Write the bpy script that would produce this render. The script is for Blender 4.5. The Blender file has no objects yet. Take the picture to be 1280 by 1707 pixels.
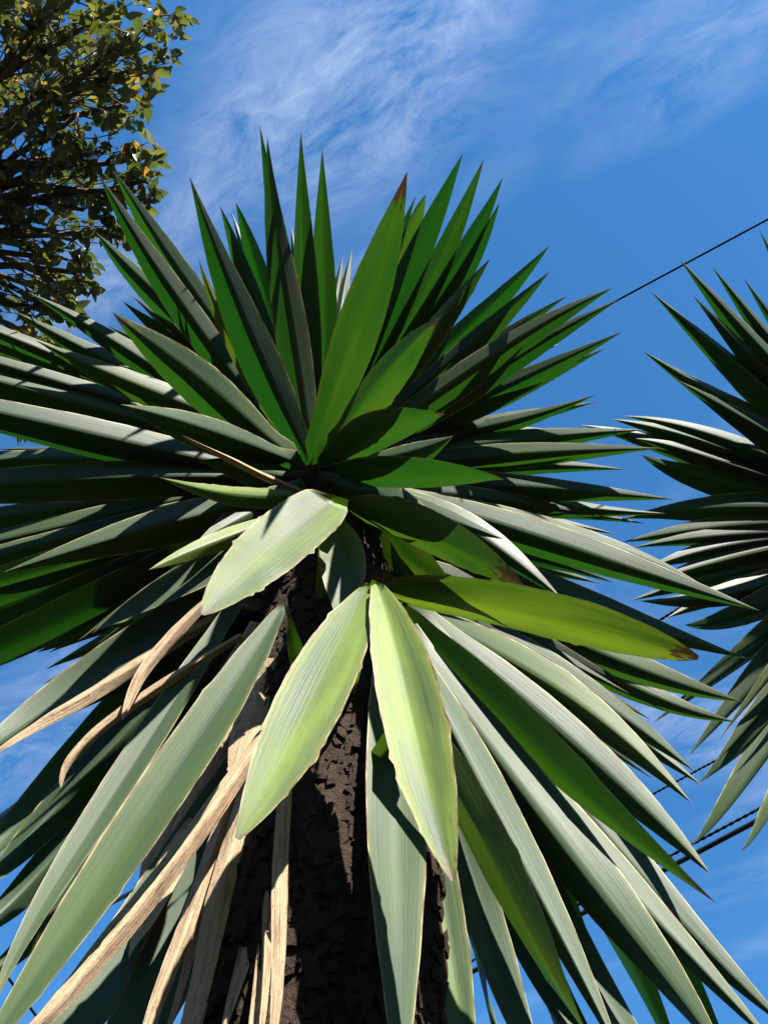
import bpy, bmesh, math, random
from mathutils import Vector, Matrix, noise
R = math.radians
scn = bpy.context.scene
# ------------------------------------------------------------------ camera
cd = bpy.data.cameras.new('camera'); camo = bpy.data.objects.new('camera', cd)
scn.collection.objects.link(camo); scn.camera = camo
camo.location = (0, 0, 1.55); camo.rotation_euler = (R(150), 0, 0)
cd.sensor_fit = 'VERTICAL'; cd.sensor_height = 36.0; cd.lens = 35.33
cd.clip_start = 0.02; cd.clip_end = 5000
# ------------------------------------------------------------------ sky and sun
SUN_EL, SUN_AZ = 44.0, 27.0          # sun stands behind the camera, turned to the right
w = bpy.data.worlds.new('World'); scn.world = w; w.use_nodes = True
nt = w.node_tree; nt.nodes.clear()
def wn(t, **k):
    n = nt.nodes.new(t)
    for a, b in k.items(): setattr(n, a, b)
    return n
def lk(tree, a, b): tree.links.new(a, b)
wo = wn('ShaderNodeOutputWorld'); bg = wn('ShaderNodeBackground'); bg.inputs['Strength'].default_value = 0.06
sky = wn('ShaderNodeTexSky', sky_type='NISHITA', sun_disc=False)
sky.sun_elevation = R(SUN_EL); sky.sun_rotation = R(180 - SUN_AZ)
sky.altitude = 1500; sky.air_density = 1.0; sky.dust_density = 0.3; sky.ozone_density = 2.5
tint = wn('ShaderNodeMix', data_type='RGBA', blend_type='MULTIPLY'); tint.inputs['Factor'].default_value = 1
tint.inputs['B'].default_value = (0.44, 1.0, 1.28, 1)
lk(nt, sky.outputs[0], tint.inputs['A'])
# thin cirrus on a plane high above: direction divided by its height
tc = wn('ShaderNodeTexCoord'); sep = wn('ShaderNodeSeparateXYZ'); lk(nt, tc.outputs['Generated'], sep.inputs[0])
mz = wn('ShaderNodeMath', operation='MAXIMUM'); lk(nt, sep.outputs['Z'], mz.inputs[0]); mz.inputs[1].default_value = 0.08
dv = wn('ShaderNodeVectorMath', operation='DIVIDE'); cz = wn('ShaderNodeCombineXYZ')
for i in range(3): lk(nt, mz.outputs[0], cz.inputs[i])
lk(nt, tc.outputs['Generated'], dv.inputs[0]); lk(nt, cz.outputs[0], dv.inputs[1])
mr = wn('ShaderNodeMapping'); lk(nt, dv.outputs[0], mr.inputs['Vector']); mr.inputs['Rotation'].default_value = (0, 0, R(30))
mp = wn('ShaderNodeMapping'); lk(nt, mr.outputs[0], mp.inputs['Vector'])
mp.inputs['Location'].default_value = (-0.069, 0.212, 0); mp.inputs['Scale'].default_value = (0.5, 1.1, 1)
n1 = wn('ShaderNodeTexNoise'); n1.inputs['Scale'].default_value = 3.6; n1.inputs['Detail'].default_value = 3; n1.inputs['Roughness'].default_value = .5
n2 = wn('ShaderNodeTexNoise'); n2.inputs['Scale'].default_value = 16.0; n2.inputs['Detail'].default_value = 13; n2.inputs['Roughness'].default_value = .7; n2.inputs['Distortion'].default_value = .5
lk(nt, mp.outputs[0], n1.inputs['Vector']); lk(nt, mp.outputs[0], n2.inputs['Vector'])
r1 = wn('ShaderNodeMapRange'); r1.inputs['From Min'].default_value = .46; r1.inputs['From Max'].default_value = .74
r2 = wn('ShaderNodeMapRange'); r2.inputs['From Min'].default_value = .36; r2.inputs['From Max'].default_value = .78
lk(nt, n1.outputs['Fac'], r1.inputs['Value']); lk(nt, n2.outputs['Fac'], r2.inputs['Value'])
cm = wn('ShaderNodeMath', operation='MULTIPLY'); lk(nt, r1.outputs[0], cm.inputs[0]); lk(nt, r2.outputs[0], cm.inputs[1])
cm2 = wn('ShaderNodeMath', operation='MULTIPLY'); lk(nt, cm.outputs[0], cm2.inputs[0]); cm2.inputs[1].default_value = 0.45
cmix = wn('ShaderNodeMix', data_type='RGBA'); lk(nt, cm2.outputs[0], cmix.inputs['Factor'])
lk(nt, tint.outputs['Result'], cmix.inputs['A']); cmix.inputs['B'].default_value = (6.5, 7.0, 7.6, 1)
lk(nt, cmix.outputs['Result'], bg.inputs['Color']); lk(nt, bg.outputs[0], wo.inputs['Surface'])
sd = bpy.data.lights.new('sun', 'SUN'); sd.energy = 5.0; sd.angle = R(0.53); sd.color = (1, .95, .87)
so = bpy.data.objects.new('sun', sd); scn.collection.objects.link(so); so.location = (3, -5, 12)
sdir = Vector((math.cos(R(SUN_EL)) * math.sin(R(SUN_AZ)), -math.cos(R(SUN_EL)) * math.cos(R(SUN_AZ)), math.sin(R(SUN_EL))))
so.rotation_euler = sdir.to_track_quat('Z', 'Y').to_euler()
vs = scn.view_settings; vs.view_transform = 'Standard'; vs.look = 'None'; vs.exposure = 1.9; vs.gamma = 1
scn.render.engine = 'CYCLES'
scn.cycles.transparent_max_bounces = 8; scn.cycles.max_bounces = 8

# ------------------------------------------------------------------ helpers
C = scn.collection
def link(name, me, mat, parent=None):
    o = bpy.data.objects.new(name, me); C.objects.link(o)
    if mat and not me.materials: me.materials.append(mat)
    if parent: o.parent = parent
    return o
def empty(name, loc, label, cat, group=None):
    o = bpy.data.objects.new(name, None); C.objects.link(o); o.location = loc; o.empty_display_size = .1
    o['label'] = label; o['category'] = cat
    if group: o['group'] = group
    return o
def mesh(name, v, f, uv=None, smooth=True):
    me = bpy.data.meshes.new(name); me.from_pydata([tuple(p) for p in v], [], f)
    if uv:
        l = me.uv_layers.new(name='UVMap')
        for lp in me.loops: l.data[lp.index].uv = uv[lp.vertex_index]
    if smooth: me.polygons.foreach_set('use_smooth', [True] * len(me.polygons))
    me.update(); return me
def tube(pts, rads, n=8, v=None, f=None):
    v = [] if v is None else v; f = [] if f is None else f
    b0 = len(v); ref = Vector((.31, .77, .55))
    for i, p in enumerate(pts):
        t = (pts[min(i + 1, len(pts) - 1)] - pts[max(i - 1, 0)]).normalized()
        a = t.cross(ref).normalized(); b = t.cross(a)
        for j in range(n):
            q = 2 * math.pi * j / n; v.append(p + (a * math.cos(q) + b * math.sin(q)) * rads[i])
    for i in range(len(pts) - 1):
        for j in range(n):
            k = (j + 1) % n; f.append((b0 + i * n + j, b0 + i * n + k, b0 + (i + 1) * n + k, b0 + (i + 1) * n + j))
    f.append(tuple(b0 + j for j in range(n))[::-1]); f.append(tuple(b0 + (len(pts) - 1) * n + j for j in range(n)))
    return v, f

# ------------------------------------------------------------------ materials
class NB:
    def __init__(s, name):
        s.m = bpy.data.materials.new(name); s.m.use_nodes = True; s.t = s.m.node_tree; s.t.nodes.clear()
        s.out = s.n('ShaderNodeOutputMaterial')
    def n(s, t, **k):
        x = s.t.nodes.new(t)
        for a, b in k.items(): setattr(x, a, b)
        return x
    def l(s, a, b): s.t.links.new(a, b)
    def val(s, sock, v):
        if hasattr(v, 'is_output'): s.l(v, sock)
        else: sock.default_value = v
    def math(s, op, a, b=0.0, c=None):
        x = s.n('ShaderNodeMath', operation=op); s.val(x.inputs[0], a); s.val(x.inputs[1], b)
        if c is not None: s.val(x.inputs[2], c)
        return x.outputs[0]
    def mix(s, f, a, b, blend='MIX'):
        x = s.n('ShaderNodeMix', data_type='RGBA', blend_type=blend); s.val(x.inputs['Factor'], f)
        s.val(x.inputs['A'], a if hasattr(a, 'is_output') else (*a, 1)); s.val(x.inputs['B'], b if hasattr(b, 'is_output') else (*b, 1))
        return x.outputs['Result']
    def noise(s, vec, scale, detail=3, rough=.5, dist=0):
        x = s.n('ShaderNodeTexNoise'); x.inputs['Scale'].default_value = scale; x.inputs['Detail'].default_value = detail
        x.inputs['Roughness'].default_value = rough; x.inputs['Distortion'].default_value = dist
        if vec is not None: s.l(vec, x.inputs['Vector'])
        return x.outputs['Fac']
    def rng(s, v, a, b, c=0.0, d=1.0):
        x = s.n('ShaderNodeMapRange'); s.val(x.inputs['Value'], v)
        for k, q in (('From Min', a), ('From Max', b), ('To Min', c), ('To Max', d)): s.val(x.inputs[k], q)
        return x.outputs[0]
    def mapping(s, vec, scale, loc=None):
        x = s.n('ShaderNodeMapping'); s.l(vec, x.inputs['Vector']); x.inputs['Scale'].default_value = scale
        if loc is not None: s.l(loc, x.inputs['Location'])
        return x.outputs[0]
    def bump(s, h, strength, dist):
        x = s.n('ShaderNodeBump'); x.inputs['Strength'].default_value = strength; x.inputs['Distance'].default_value = dist
        s.l(h, x.inputs['Height']); return x.outputs[0]
    def princ(s, col, rough, spec=.5, nrm=None):
        x = s.n('ShaderNodeBsdfPrincipled'); s.val(x.inputs['Base Color'], col if hasattr(col, 'is_output') else (*col, 1))
        s.val(x.inputs['Roughness'], rough); x.inputs['Specular IOR Level'].default_value = spec
        if nrm is not None: s.l(nrm, x.inputs['Normal'])
        return x.outputs[0]
    def done(s, sh): s.l(sh, s.out.inputs['Surface']); return s.m

def leaf_material():
    b = NB('yucca_leaf')
    uv = b.n('ShaderNodeUVMap').outputs[0]; sp = b.n('ShaderNodeSeparateXYZ'); b.l(uv, sp.inputs[0]); u, v = sp.outputs[0], sp.outputs[1]
    oi = b.n('ShaderNodeObjectInfo'); oc = b.n('ShaderNodeSeparateColor'); b.l(oi.outputs['Color'], oc.inputs[0])
    yel, brn = oc.outputs[0], oc.outputs[1]; rnd = oi.outputs['Random']
    off = b.n('ShaderNodeCombineXYZ'); b.l(b.math('MULTIPLY', rnd, 37.0), off.inputs[0]); b.l(b.math('MULTIPLY', rnd, 11.0), off.inputs[1])
    streak = b.noise(b.mapping(uv, (26, 1.2, 1), off.outputs[0]), 1.0, 5, .6)
    blot = b.noise(b.mapping(uv, (2.0, 1.3, 1), off.outputs[0]), 1.0, 3, .5, .3)
    fine = b.noise(b.mapping(uv, (30, 160, 1), off.outputs[0]), 1.0, 3, .6)
    base = b.mix(streak, (0.017, 0.036, 0.016), (0.034, 0.06, 0.027))
    base = b.mix(b.math('MULTIPLY', rnd, .45), base, (.022, .042, .028))
    yf = b.math('MULTIPLY', yel, b.rng(blot, .3, .66))
    base = b.mix(yf, base, (.185, .26, .035))
    dust = b.noise(b.mapping(uv, (7, 22, 1), off.outputs[0]), 1.0, 6, .7)
    base = b.mix(b.math('MULTIPLY', b.rng(dust, .5, .75), .3), base, (.05, .064, .034))
    base = b.mix(b.math('MULTIPLY', b.rng(b.noise(b.mapping(uv, (5, 9, 1), off.outputs[0]), 1.0, 5, .65), .64, .7), .55), base, (.055, .045, .02))
    scr = b.noise(b.mapping(uv, (60, 7, 1), off.outputs[0]), 1.0, 2, .5)
    base = b.mix(b.math('MULTIPLY', b.rng(scr, .70, .74), .5), base, (.15, .14, .09))
    # scars and dry specks
    speck = b.math('MULTIPLY', b.rng(fine, .71, .76), b.rng(blot, .45, .62))
    base = b.mix(b.math('MULTIPLY', speck, .85), base, (.16, .09, .05))
    ed = b.math('ABSOLUTE', b.math('SUBTRACT', u, .5))
    edn = b.math('ADD', ed, b.math('MULTIPLY', b.math('SUBTRACT', b.noise(b.mapping(uv, (3, 38, 1), off.outputs[0]), 1, 3), .5), .018))
    margin = b.rng(edn, .468, .485)
    base = b.mix(b.math('MULTIPLY', b.rng(ed, .36, .49), b.math('ADD', .12, b.math('MULTIPLY', yel, .5))), base, (.20, .20, .045))
    mcol = b.mix(b.rng(b.noise(b.mapping(uv, (1, 14, 1), off.outputs[0]), 1, 4), .45, .62), (.30, .27, .15), (.10, .05, .028))
    base = b.mix(margin, base, mcol)
    tipn = b.math('ADD', v, b.math('MULTIPLY', b.math('SUBTRACT', b.noise(b.mapping(uv, (5, 16, 1), off.outputs[0]), 1, 4), .5), .3))
    tip = b.rng(b.math('SUBTRACT', tipn, b.math('SUBTRACT', 1.0, brn)), -.012, .012)
    tcol = b.mix(fine, (.02, .012, .008), (.15, .10, .06))
    halo = b.rng(b.math('SUBTRACT', tipn, b.math('SUBTRACT', 1.0, b.math('MULTIPLY', brn, 2.1))), -.03, .08)
    base = b.mix(b.math('MULTIPLY', halo, .6), base, (.17, .15, .03))
    base = b.mix(tip, base, tcol)
    tr = b.mix(b.math('MULTIPLY', yel, b.rng(blot, .25, .6)), (0.008, 0.058, 0.002), (0.21, 0.27, 0.01))
    tr = b.mix(b.math('MULTIPLY', b.math('SUBTRACT', 1.0, streak), .55), tr, (.01, .12, .01))
    tr = b.mix(b.math('MAXIMUM', tip, b.math('MULTIPLY', margin, .2)), tr, (.04, .02, .01))
    ridge = b.n('ShaderNodeTexWave', wave_type='BANDS', bands_direction='X'); b.l(b.mapping(uv, (9, .05, 1)), ridge.inputs['Vector']); ridge.inputs['Scale'].default_value = 1.0; ridge.inputs['Distortion'].default_value = 1.5
    h = b.math('ADD', b.math('MULTIPLY', streak, .7), b.math('MULTIPLY', ridge.outputs['Fac'], .05))
    nrm = b.bump(h, .22, .003)
    p = b.princ(base, b.rng(blot, .3, .7, 0.5 - .06, 0.5 + .08), 0.21, nrm)
    t = b.n('ShaderNodeBsdfTranslucent'); b.l(tr, t.inputs['Color']); b.l(nrm, t.inputs['Normal'])
    ms = b.n('ShaderNodeMixShader'); ms.inputs[0].default_value = .25; b.l(p, ms.inputs[1]); b.l(t.outputs[0], ms.inputs[2])
    return b.done(ms.outputs[0])
def dead_material():
    b = NB('dry_leaf')
    uv = b.n('ShaderNodeUVMap').outputs[0]; oi = b.n('ShaderNodeObjectInfo'); rnd = oi.outputs['Random']
    off = b.n('ShaderNodeCombineXYZ'); b.l(b.math('MULTIPLY', rnd, 37.0), off.inputs[0])
    s = b.noise(b.mapping(uv, (16, 2, 1), off.outputs[0]), 1, 6, .65); g = b.noise(b.mapping(uv, (12, 60, 1), off.outputs[0]), 1, 4, .6)
    bl = b.noise(b.mapping(uv, (1.5, 5, 1), off.outputs[0]), 1, 4, .6)
    c = b.mix(b.rng(s, .3, .7), (.27, .18, .10), (.50, .39, .25))
    c = b.mix(b.math('MULTIPLY', b.rng(g, .55, .7), .85), c, (.14, .075, .035)); c = b.mix(b.math('MULTIPLY', b.rng(b.noise(b.mapping(uv, (4, 9, 1), off.outputs[0]), 1, 6, .7), .5, .64), .75), c, (.12, .07, .045))
    c = b.mix(b.math('MULTIPLY', b.rng(bl, .5, .7), b.math('ADD', .2, b.math('MULTIPLY', rnd, .6))), c, (.30, .17, .10))
    nrm = b.bump(b.math('ADD', s, b.math('MULTIPLY', g, .4)), .8, .004)
    p = b.princ(c, .7, .25, nrm); t = b.n('ShaderNodeBsdfTranslucent'); t.inputs['Color'].default_value = (.35, .18, .06, 1)
    ms = b.n('ShaderNodeMixShader'); ms.inputs[0].default_value = .12; b.l(p, ms.inputs[1]); b.l(t.outputs[0], ms.inputs[2])
    return b.done(ms.outputs[0])
def bark_material(name, ca, cb, scale):
    b = NB(name); tc = b.n('ShaderNodeTexCoord').outputs['Object']
    a = b.noise(b.mapping(tc, (1, 1, .35)), scale, 8, .65); g = b.noise(tc, scale * 6, 5, .7)
    c = b.mix(b.rng(a, .3, .7), ca, cb); c = b.mix(b.math('MULTIPLY', b.rng(g, .5, .75), .6), c, tuple(x * .35 for x in ca))
    return b.done(b.princ(c, .9, .15, b.bump(b.math('ADD', a, b.math('MULTIPLY', g, .5)), 1.0, .02)))
def foliage_material():
    b = NB('tree_leaf'); oi = b.n('ShaderNodeObjectInfo')
    at = b.n('ShaderNodeAttribute', attribute_name='tone').outputs['Fac']
    geo = b.n('ShaderNodeNewGeometry')
    c = b.mix(at, (.08, .105, .05), (.17, .18, .065)); c = b.mix(b.rng(at, .92, 1.0), c, (.30, .19, .05))
    tr = b.mix(at, (.06, .10, .02), (.26, .25, .03)); tr = b.mix(b.rng(at, .88, 1.0), tr, (.6, .26, .03))
    c = b.mix(b.math('MULTIPLY', geo.outputs['Backfacing'], .5), c, (.16, .17, .11))
    p = b.princ(c, .27, .6); t = b.n('ShaderNodeBsdfTranslucent'); b.l(tr, t.inputs['Color'])
    ms = b.n('ShaderNodeMixShader'); ms.inputs[0].default_value = .3; b.l(p, ms.inputs[1]); b.l(t.outputs[0], ms.inputs[2])
    return b.done(ms.outputs[0])
def ground_material():
    b = NB('darkened_ground'); tc = b.n('ShaderNodeTexCoord').outputs['Object']
    a = b.noise(tc, .5, 6, .6); g = b.noise(tc, 14, 6, .7)
    c = b.mix(b.rng(a, .4, .6), (.014, .02, .008), (.03, .025, .016)); c = b.mix(b.math('MULTIPLY', g, .5), c, (.014, .014, .008))  # shade put into the soil colour, to cut light bounced up at the leaves
    return b.done(b.princ(c, .95, .1, b.bump(g, .8, .05)))
def plain(name, col, rough=.5, spec=.3):
    b = NB(name); tc = b.n('ShaderNodeTexCoord').outputs['Object']; g = b.noise(tc, 60, 4)
    return b.done(b.princ(b.mix(g, col, tuple(x * .6 for x in col)), rough, spec, b.bump(g, .3, .002)))
M_LEAF = leaf_material(); M_DEAD = dead_material()
M_BARK = bark_material('yucca_bark', (.02, .013, .009), (.06, .038, .026), 22); M_TREEBARK = bark_material('tree_bark', (.06, .045, .035), (.16, .13, .10), 9)
M_STUB = bark_material('dry_leaf_base', (.07, .04, .02), (.16, .10, .05), 30); M_TREE = foliage_material(); M_GROUND = ground_material()
M_CABLE = plain('cable_rubber', (.014, .014, .02), .45, .4); M_WIRE = plain('wire_rope', (.02, .018, .018), .85, .1); M_FRUIT = plain('fruit_skin', (.20, .13, .05), .5)

# ------------------------------------------------------------------ ground
def added_rise(x, y):            # unseen ring of higher ground, added to block the bright low sky
    r = math.hypot(x, y); return 0 if r < 12 else min(1, (r - 12) / 50) * (r - 12) * .34 * (1 + .25 * noise.noise((x * .02, y * .02, 3))) if r < 260 else 84 * (1 + .25 * noise.noise((x * .02, y * .02, 3)))
v = []; f = []; n = 96; S = 1500
xs = [math.copysign(abs(i / n * 2 - 1) ** 4, i / n * 2 - 1) * S for i in range(n + 1)]
for y in xs:
    for x in xs: v.append((x, y, added_rise(x, y) + .05 * noise.noise((x * .4, y * .4, 0)) if abs(x) + abs(y) > 1 else 0))
for j in range(n):
    for i in range(n): f.append((j * (n + 1) + i, j * (n + 1) + i + 1, (j + 1) * (n + 1) + i + 1, (j + 1) * (n + 1) + i))
g = link('ground', mesh('ground', v, f), M_GROUND); g['kind'] = 'structure'

# ------------------------------------------------------------------ yucca leaves
PROF = {'n': ((0, .6), (.08, .66), (.2, .9), (.32, 1), (.44, .97), (.58, .82), (.74, .54), (.88, .25), (.96, .08), (1, .0)),
        'o': ((0, .5), (.05, .8), (.14, .96), (.3, 1), (.5, .95), (.7, .75), (.86, .46), (.95, .24), (1, .06)),
        'a': ((0, .14), (.05, .36), (.14, .66), (.28, .92), (.42, 1), (.58, .94), (.74, .74), (.88, .42), (.96, .2), (1, .07)),
        'd': ((0, .7), (.3, 1), (.6, .95), (.85, .6), (.96, .3), (1, .08))}
def prof(k, s):
    p = PROF[k]
    for (a, x), (c, y) in zip(p, p[1:]):
        if s <= c:
            q = (s - a) / (c - a); return x + (y - x) * q
    return 0
rnd = random.Random(11)
def axis_at(ax, z):
    for (p, q) in zip(ax, ax[1:]):
        if z <= q[0].z or q is ax[-1]:
            k = (z - p[0].z) / (q[0].z - p[0].z); k = max(0, min(1, k)); return p[0].lerp(q[0], k), p[1] + (q[1] - p[1]) * k
def leaf_mesh(row, ax):
    kind, p0, p1, p2, N, wd, fold, tw, yel, brn, pk = row
    p0, p1, p2, N = Vector(p0), Vector(p1), Vector(p2), Vector(N)
    n = 48 if pk in 'ao' else 26; sd = rnd.random() * 100; dead = kind == 'd'
    if dead and pk == 'n': pk = 'd'
    ts = [1 - (1 - i / n) ** 1.12 for i in range(n + 1)]
    P = [(p0 * (1 - t) ** 2 + p1 * 2 * t * (1 - t) + p2 * t * t) for t in ts]
    Ln = (p2 - p0).length
    if not dead:                       # slight natural waver
        q = (p2 - p0).cross(N).normalized(); am = rnd.uniform(-.011, .011); tw += rnd.uniform(-.08, .08); fold *= rnd.uniform(.85, 1.15)
        P = [p + q * am * math.sin(t * 5 + sd) * Ln for p, t in zip(P, ts)]
    else:
        q = (p2 - p0).cross(N).normalized(); tw += rnd.uniform(-.45, .45)
        P = [p + (q * noise.noise((t * 3, sd, 0)) + N * noise.noise((t * 3, sd, 9))) * .014 * Ln * t for p, t in zip(P, ts)]
    W = [prof(pk, t) * wd * .5 for t in ts]
    # the clasping base runs back to the stem
    a, ra = axis_at(ax, p0.z - .02); d = p0 - a; ext = 0
    if d.length > ra * .8:
        b0 = a + d.normalized() * ra * .7
        ext = 3; P = [b0.lerp(P[0], i / 3) for i in range(3)] + P; W = [max(W[0], wd * .22) * (1.0 - .1 * i) for i in range(3)] + W
        ts = [0.0] * 3 + ts
    xs = (-1, -.93, -.62, -.3, -.07, .07, .3, .62, .93, 1); m = len(xs); v = []; uv = []; f = []
    for i, p in enumerate(P):
        t = (P[min(i + 1, len(P) - 1)] - P[max(i - 1, 0)]).normalized()
        nn = (N - t * N.dot(t)).normalized(); nn = Matrix.Rotation(tw * (ts[i] - .3) * 3, 3, t) @ nn
        bb = nn.cross(t)
        fl = fold * (1.15 - .35 * ts[i])
        for x in xs:
            s = x; hw = W[i]
            wob = 0
            if abs(x) > .9:
                wob = .035 * noise.noise((ts[i] * 9, sd, x * 3)) + .03 * noise.noise((ts[i] * 40, sd, x * 7))
                q_ = noise.noise((ts[i] * 34, sd + 50, x)) 
                if q_ > .38 and (yel > .1 or pk in 'ao') and .1 < ts[i] < .95: wob -= min(.1, (q_ - .38) * .9)
                if dead: wob *= 3
            ax_ = abs(x)
            z = fl * (math.sqrt(ax_ * ax_ + .012) - .11) * hw
            z += (.05 if not dead else .25) * hw * ax_ * noise.noise((ts[i] * 5, x * 1.2, sd))
            v.append(p + bb * (s + math.copysign(wob, x) * (1 if x > 0 else 1)) * hw + nn * z)
            uv.append(((x + 1) / 2, ts[i]))
    for i in range(len(P) - 1):
        for j in range(m - 1): f.append((i * m + j, i * m + j + 1, (i + 1) * m + j + 1, (i + 1) * m + j))
    return mesh('leaf' if not dead else 'dry_leaf', v, f, uv)
def add_leaves(rows, plant, ax, origin):
    for r in rows:
        me = leaf_mesh(r, ax); me.transform(Matrix.Translation(-origin))
        o = link('leaf' if r[0] == 'g' else 'dry_leaf', me, M_LEAF if r[0] == 'g' else M_DEAD, plant)
        o.color = (min(1, r[8] + rnd.uniform(0, .12)), r[9], 0, 1)
def trunk(ax, plant, origin, flakes):
    v = []; f = []; n = 56; hgt = ax[-1][0].z; m = 150
    def surf(z, q):
        c, r = axis_at(ax, z); e = Vector((math.cos(q), math.sin(q), 0))
        k = noise.fractal((e.x * 2.2, e.y * 2.2, z * 5), 1, 2, 4) * .12 + .07 * noise.noise((e.x * 7, e.y * 7, z * 26))
        return c + e * r * (1 + k), e
    for i in range(m + 1):
        for j in range(n): v.append(surf(i / m * hgt, 2 * math.pi * j / n)[0] - origin)
    for i in range(m):
        for j in range(n): f.append((i * n + j, i * n + (j + 1) % n, (i + 1) * n + (j + 1) % n, (i + 1) * n + j))
    f.append(tuple(range(m * n, m * n + n)))
    t = link('trunk', mesh('trunk', v, f), M_BARK, plant)
    v = []; f = []          # peeling bark scales
    for k in range(flakes):
        z = rnd.uniform(.1, hgt * .9); q = rnd.uniform(0, 2 * math.pi); p, e = surf(z, q)
        s = Vector((-e.y, e.x, 0)); up = Vector((0, 0, 1)); a, h = rnd.uniform(.002, .008), rnd.uniform(.004, .013); tl = rnd.uniform(-.08, .28); ro = rnd.gauss(0, .35)
        s2 = s * math.cos(ro) + up * math.sin(ro); u2 = (up * math.cos(ro) - s * math.sin(ro)) + e * tl
        b = len(v)
        for th in (-.002, .0025):
            for (x, y) in ((-1, -1), (1, -.8), (.7, 1), (-.8, .8)):
                v.append(p - origin + s2 * x * a * rnd.uniform(.35, 1.4) + u2 * y * h * rnd.uniform(.4, 1.4) + e * (th + .001))
        f += [(b + 4, b + 5, b + 6, b + 7), (b, b + 1, b + 5, b + 4), (b + 1, b + 2, b + 6, b + 5), (b + 2, b + 3, b + 7, b + 6), (b + 3, b, b + 4, b + 7)]
    fl = link('bark_scales', mesh('bark_scales', v, f, smooth=False), M_BARK, t); fl['kind'] = 'stuff'
    return t
def leaf_stubs(ax, plant, origin, z0, z1, num):
    for k in range(num):
        z = z0 + (z1 - z0) * (k + rnd.random()) / num; q = k * 2.39996; c, r = axis_at(ax, z); e = Vector((math.cos(q), math.sin(q), 0))
        p0 = c + e * r * .8; p2 = p0 + e * rnd.uniform(.02, .05) + Vector((0, 0, rnd.uniform(.03, .09)))
        row = ('d', p0, p0.lerp(p2, .5) + Vector((0, 0, .02)), p2, (0, 0, 1), rnd.uniform(.05, .08), .4, 0, 0, 0, 'd')
        me = leaf_mesh(row, ax); me.transform(Matrix.Translation(-origin)); link('dry_leaf_base', me, M_STUB, plant)

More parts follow.
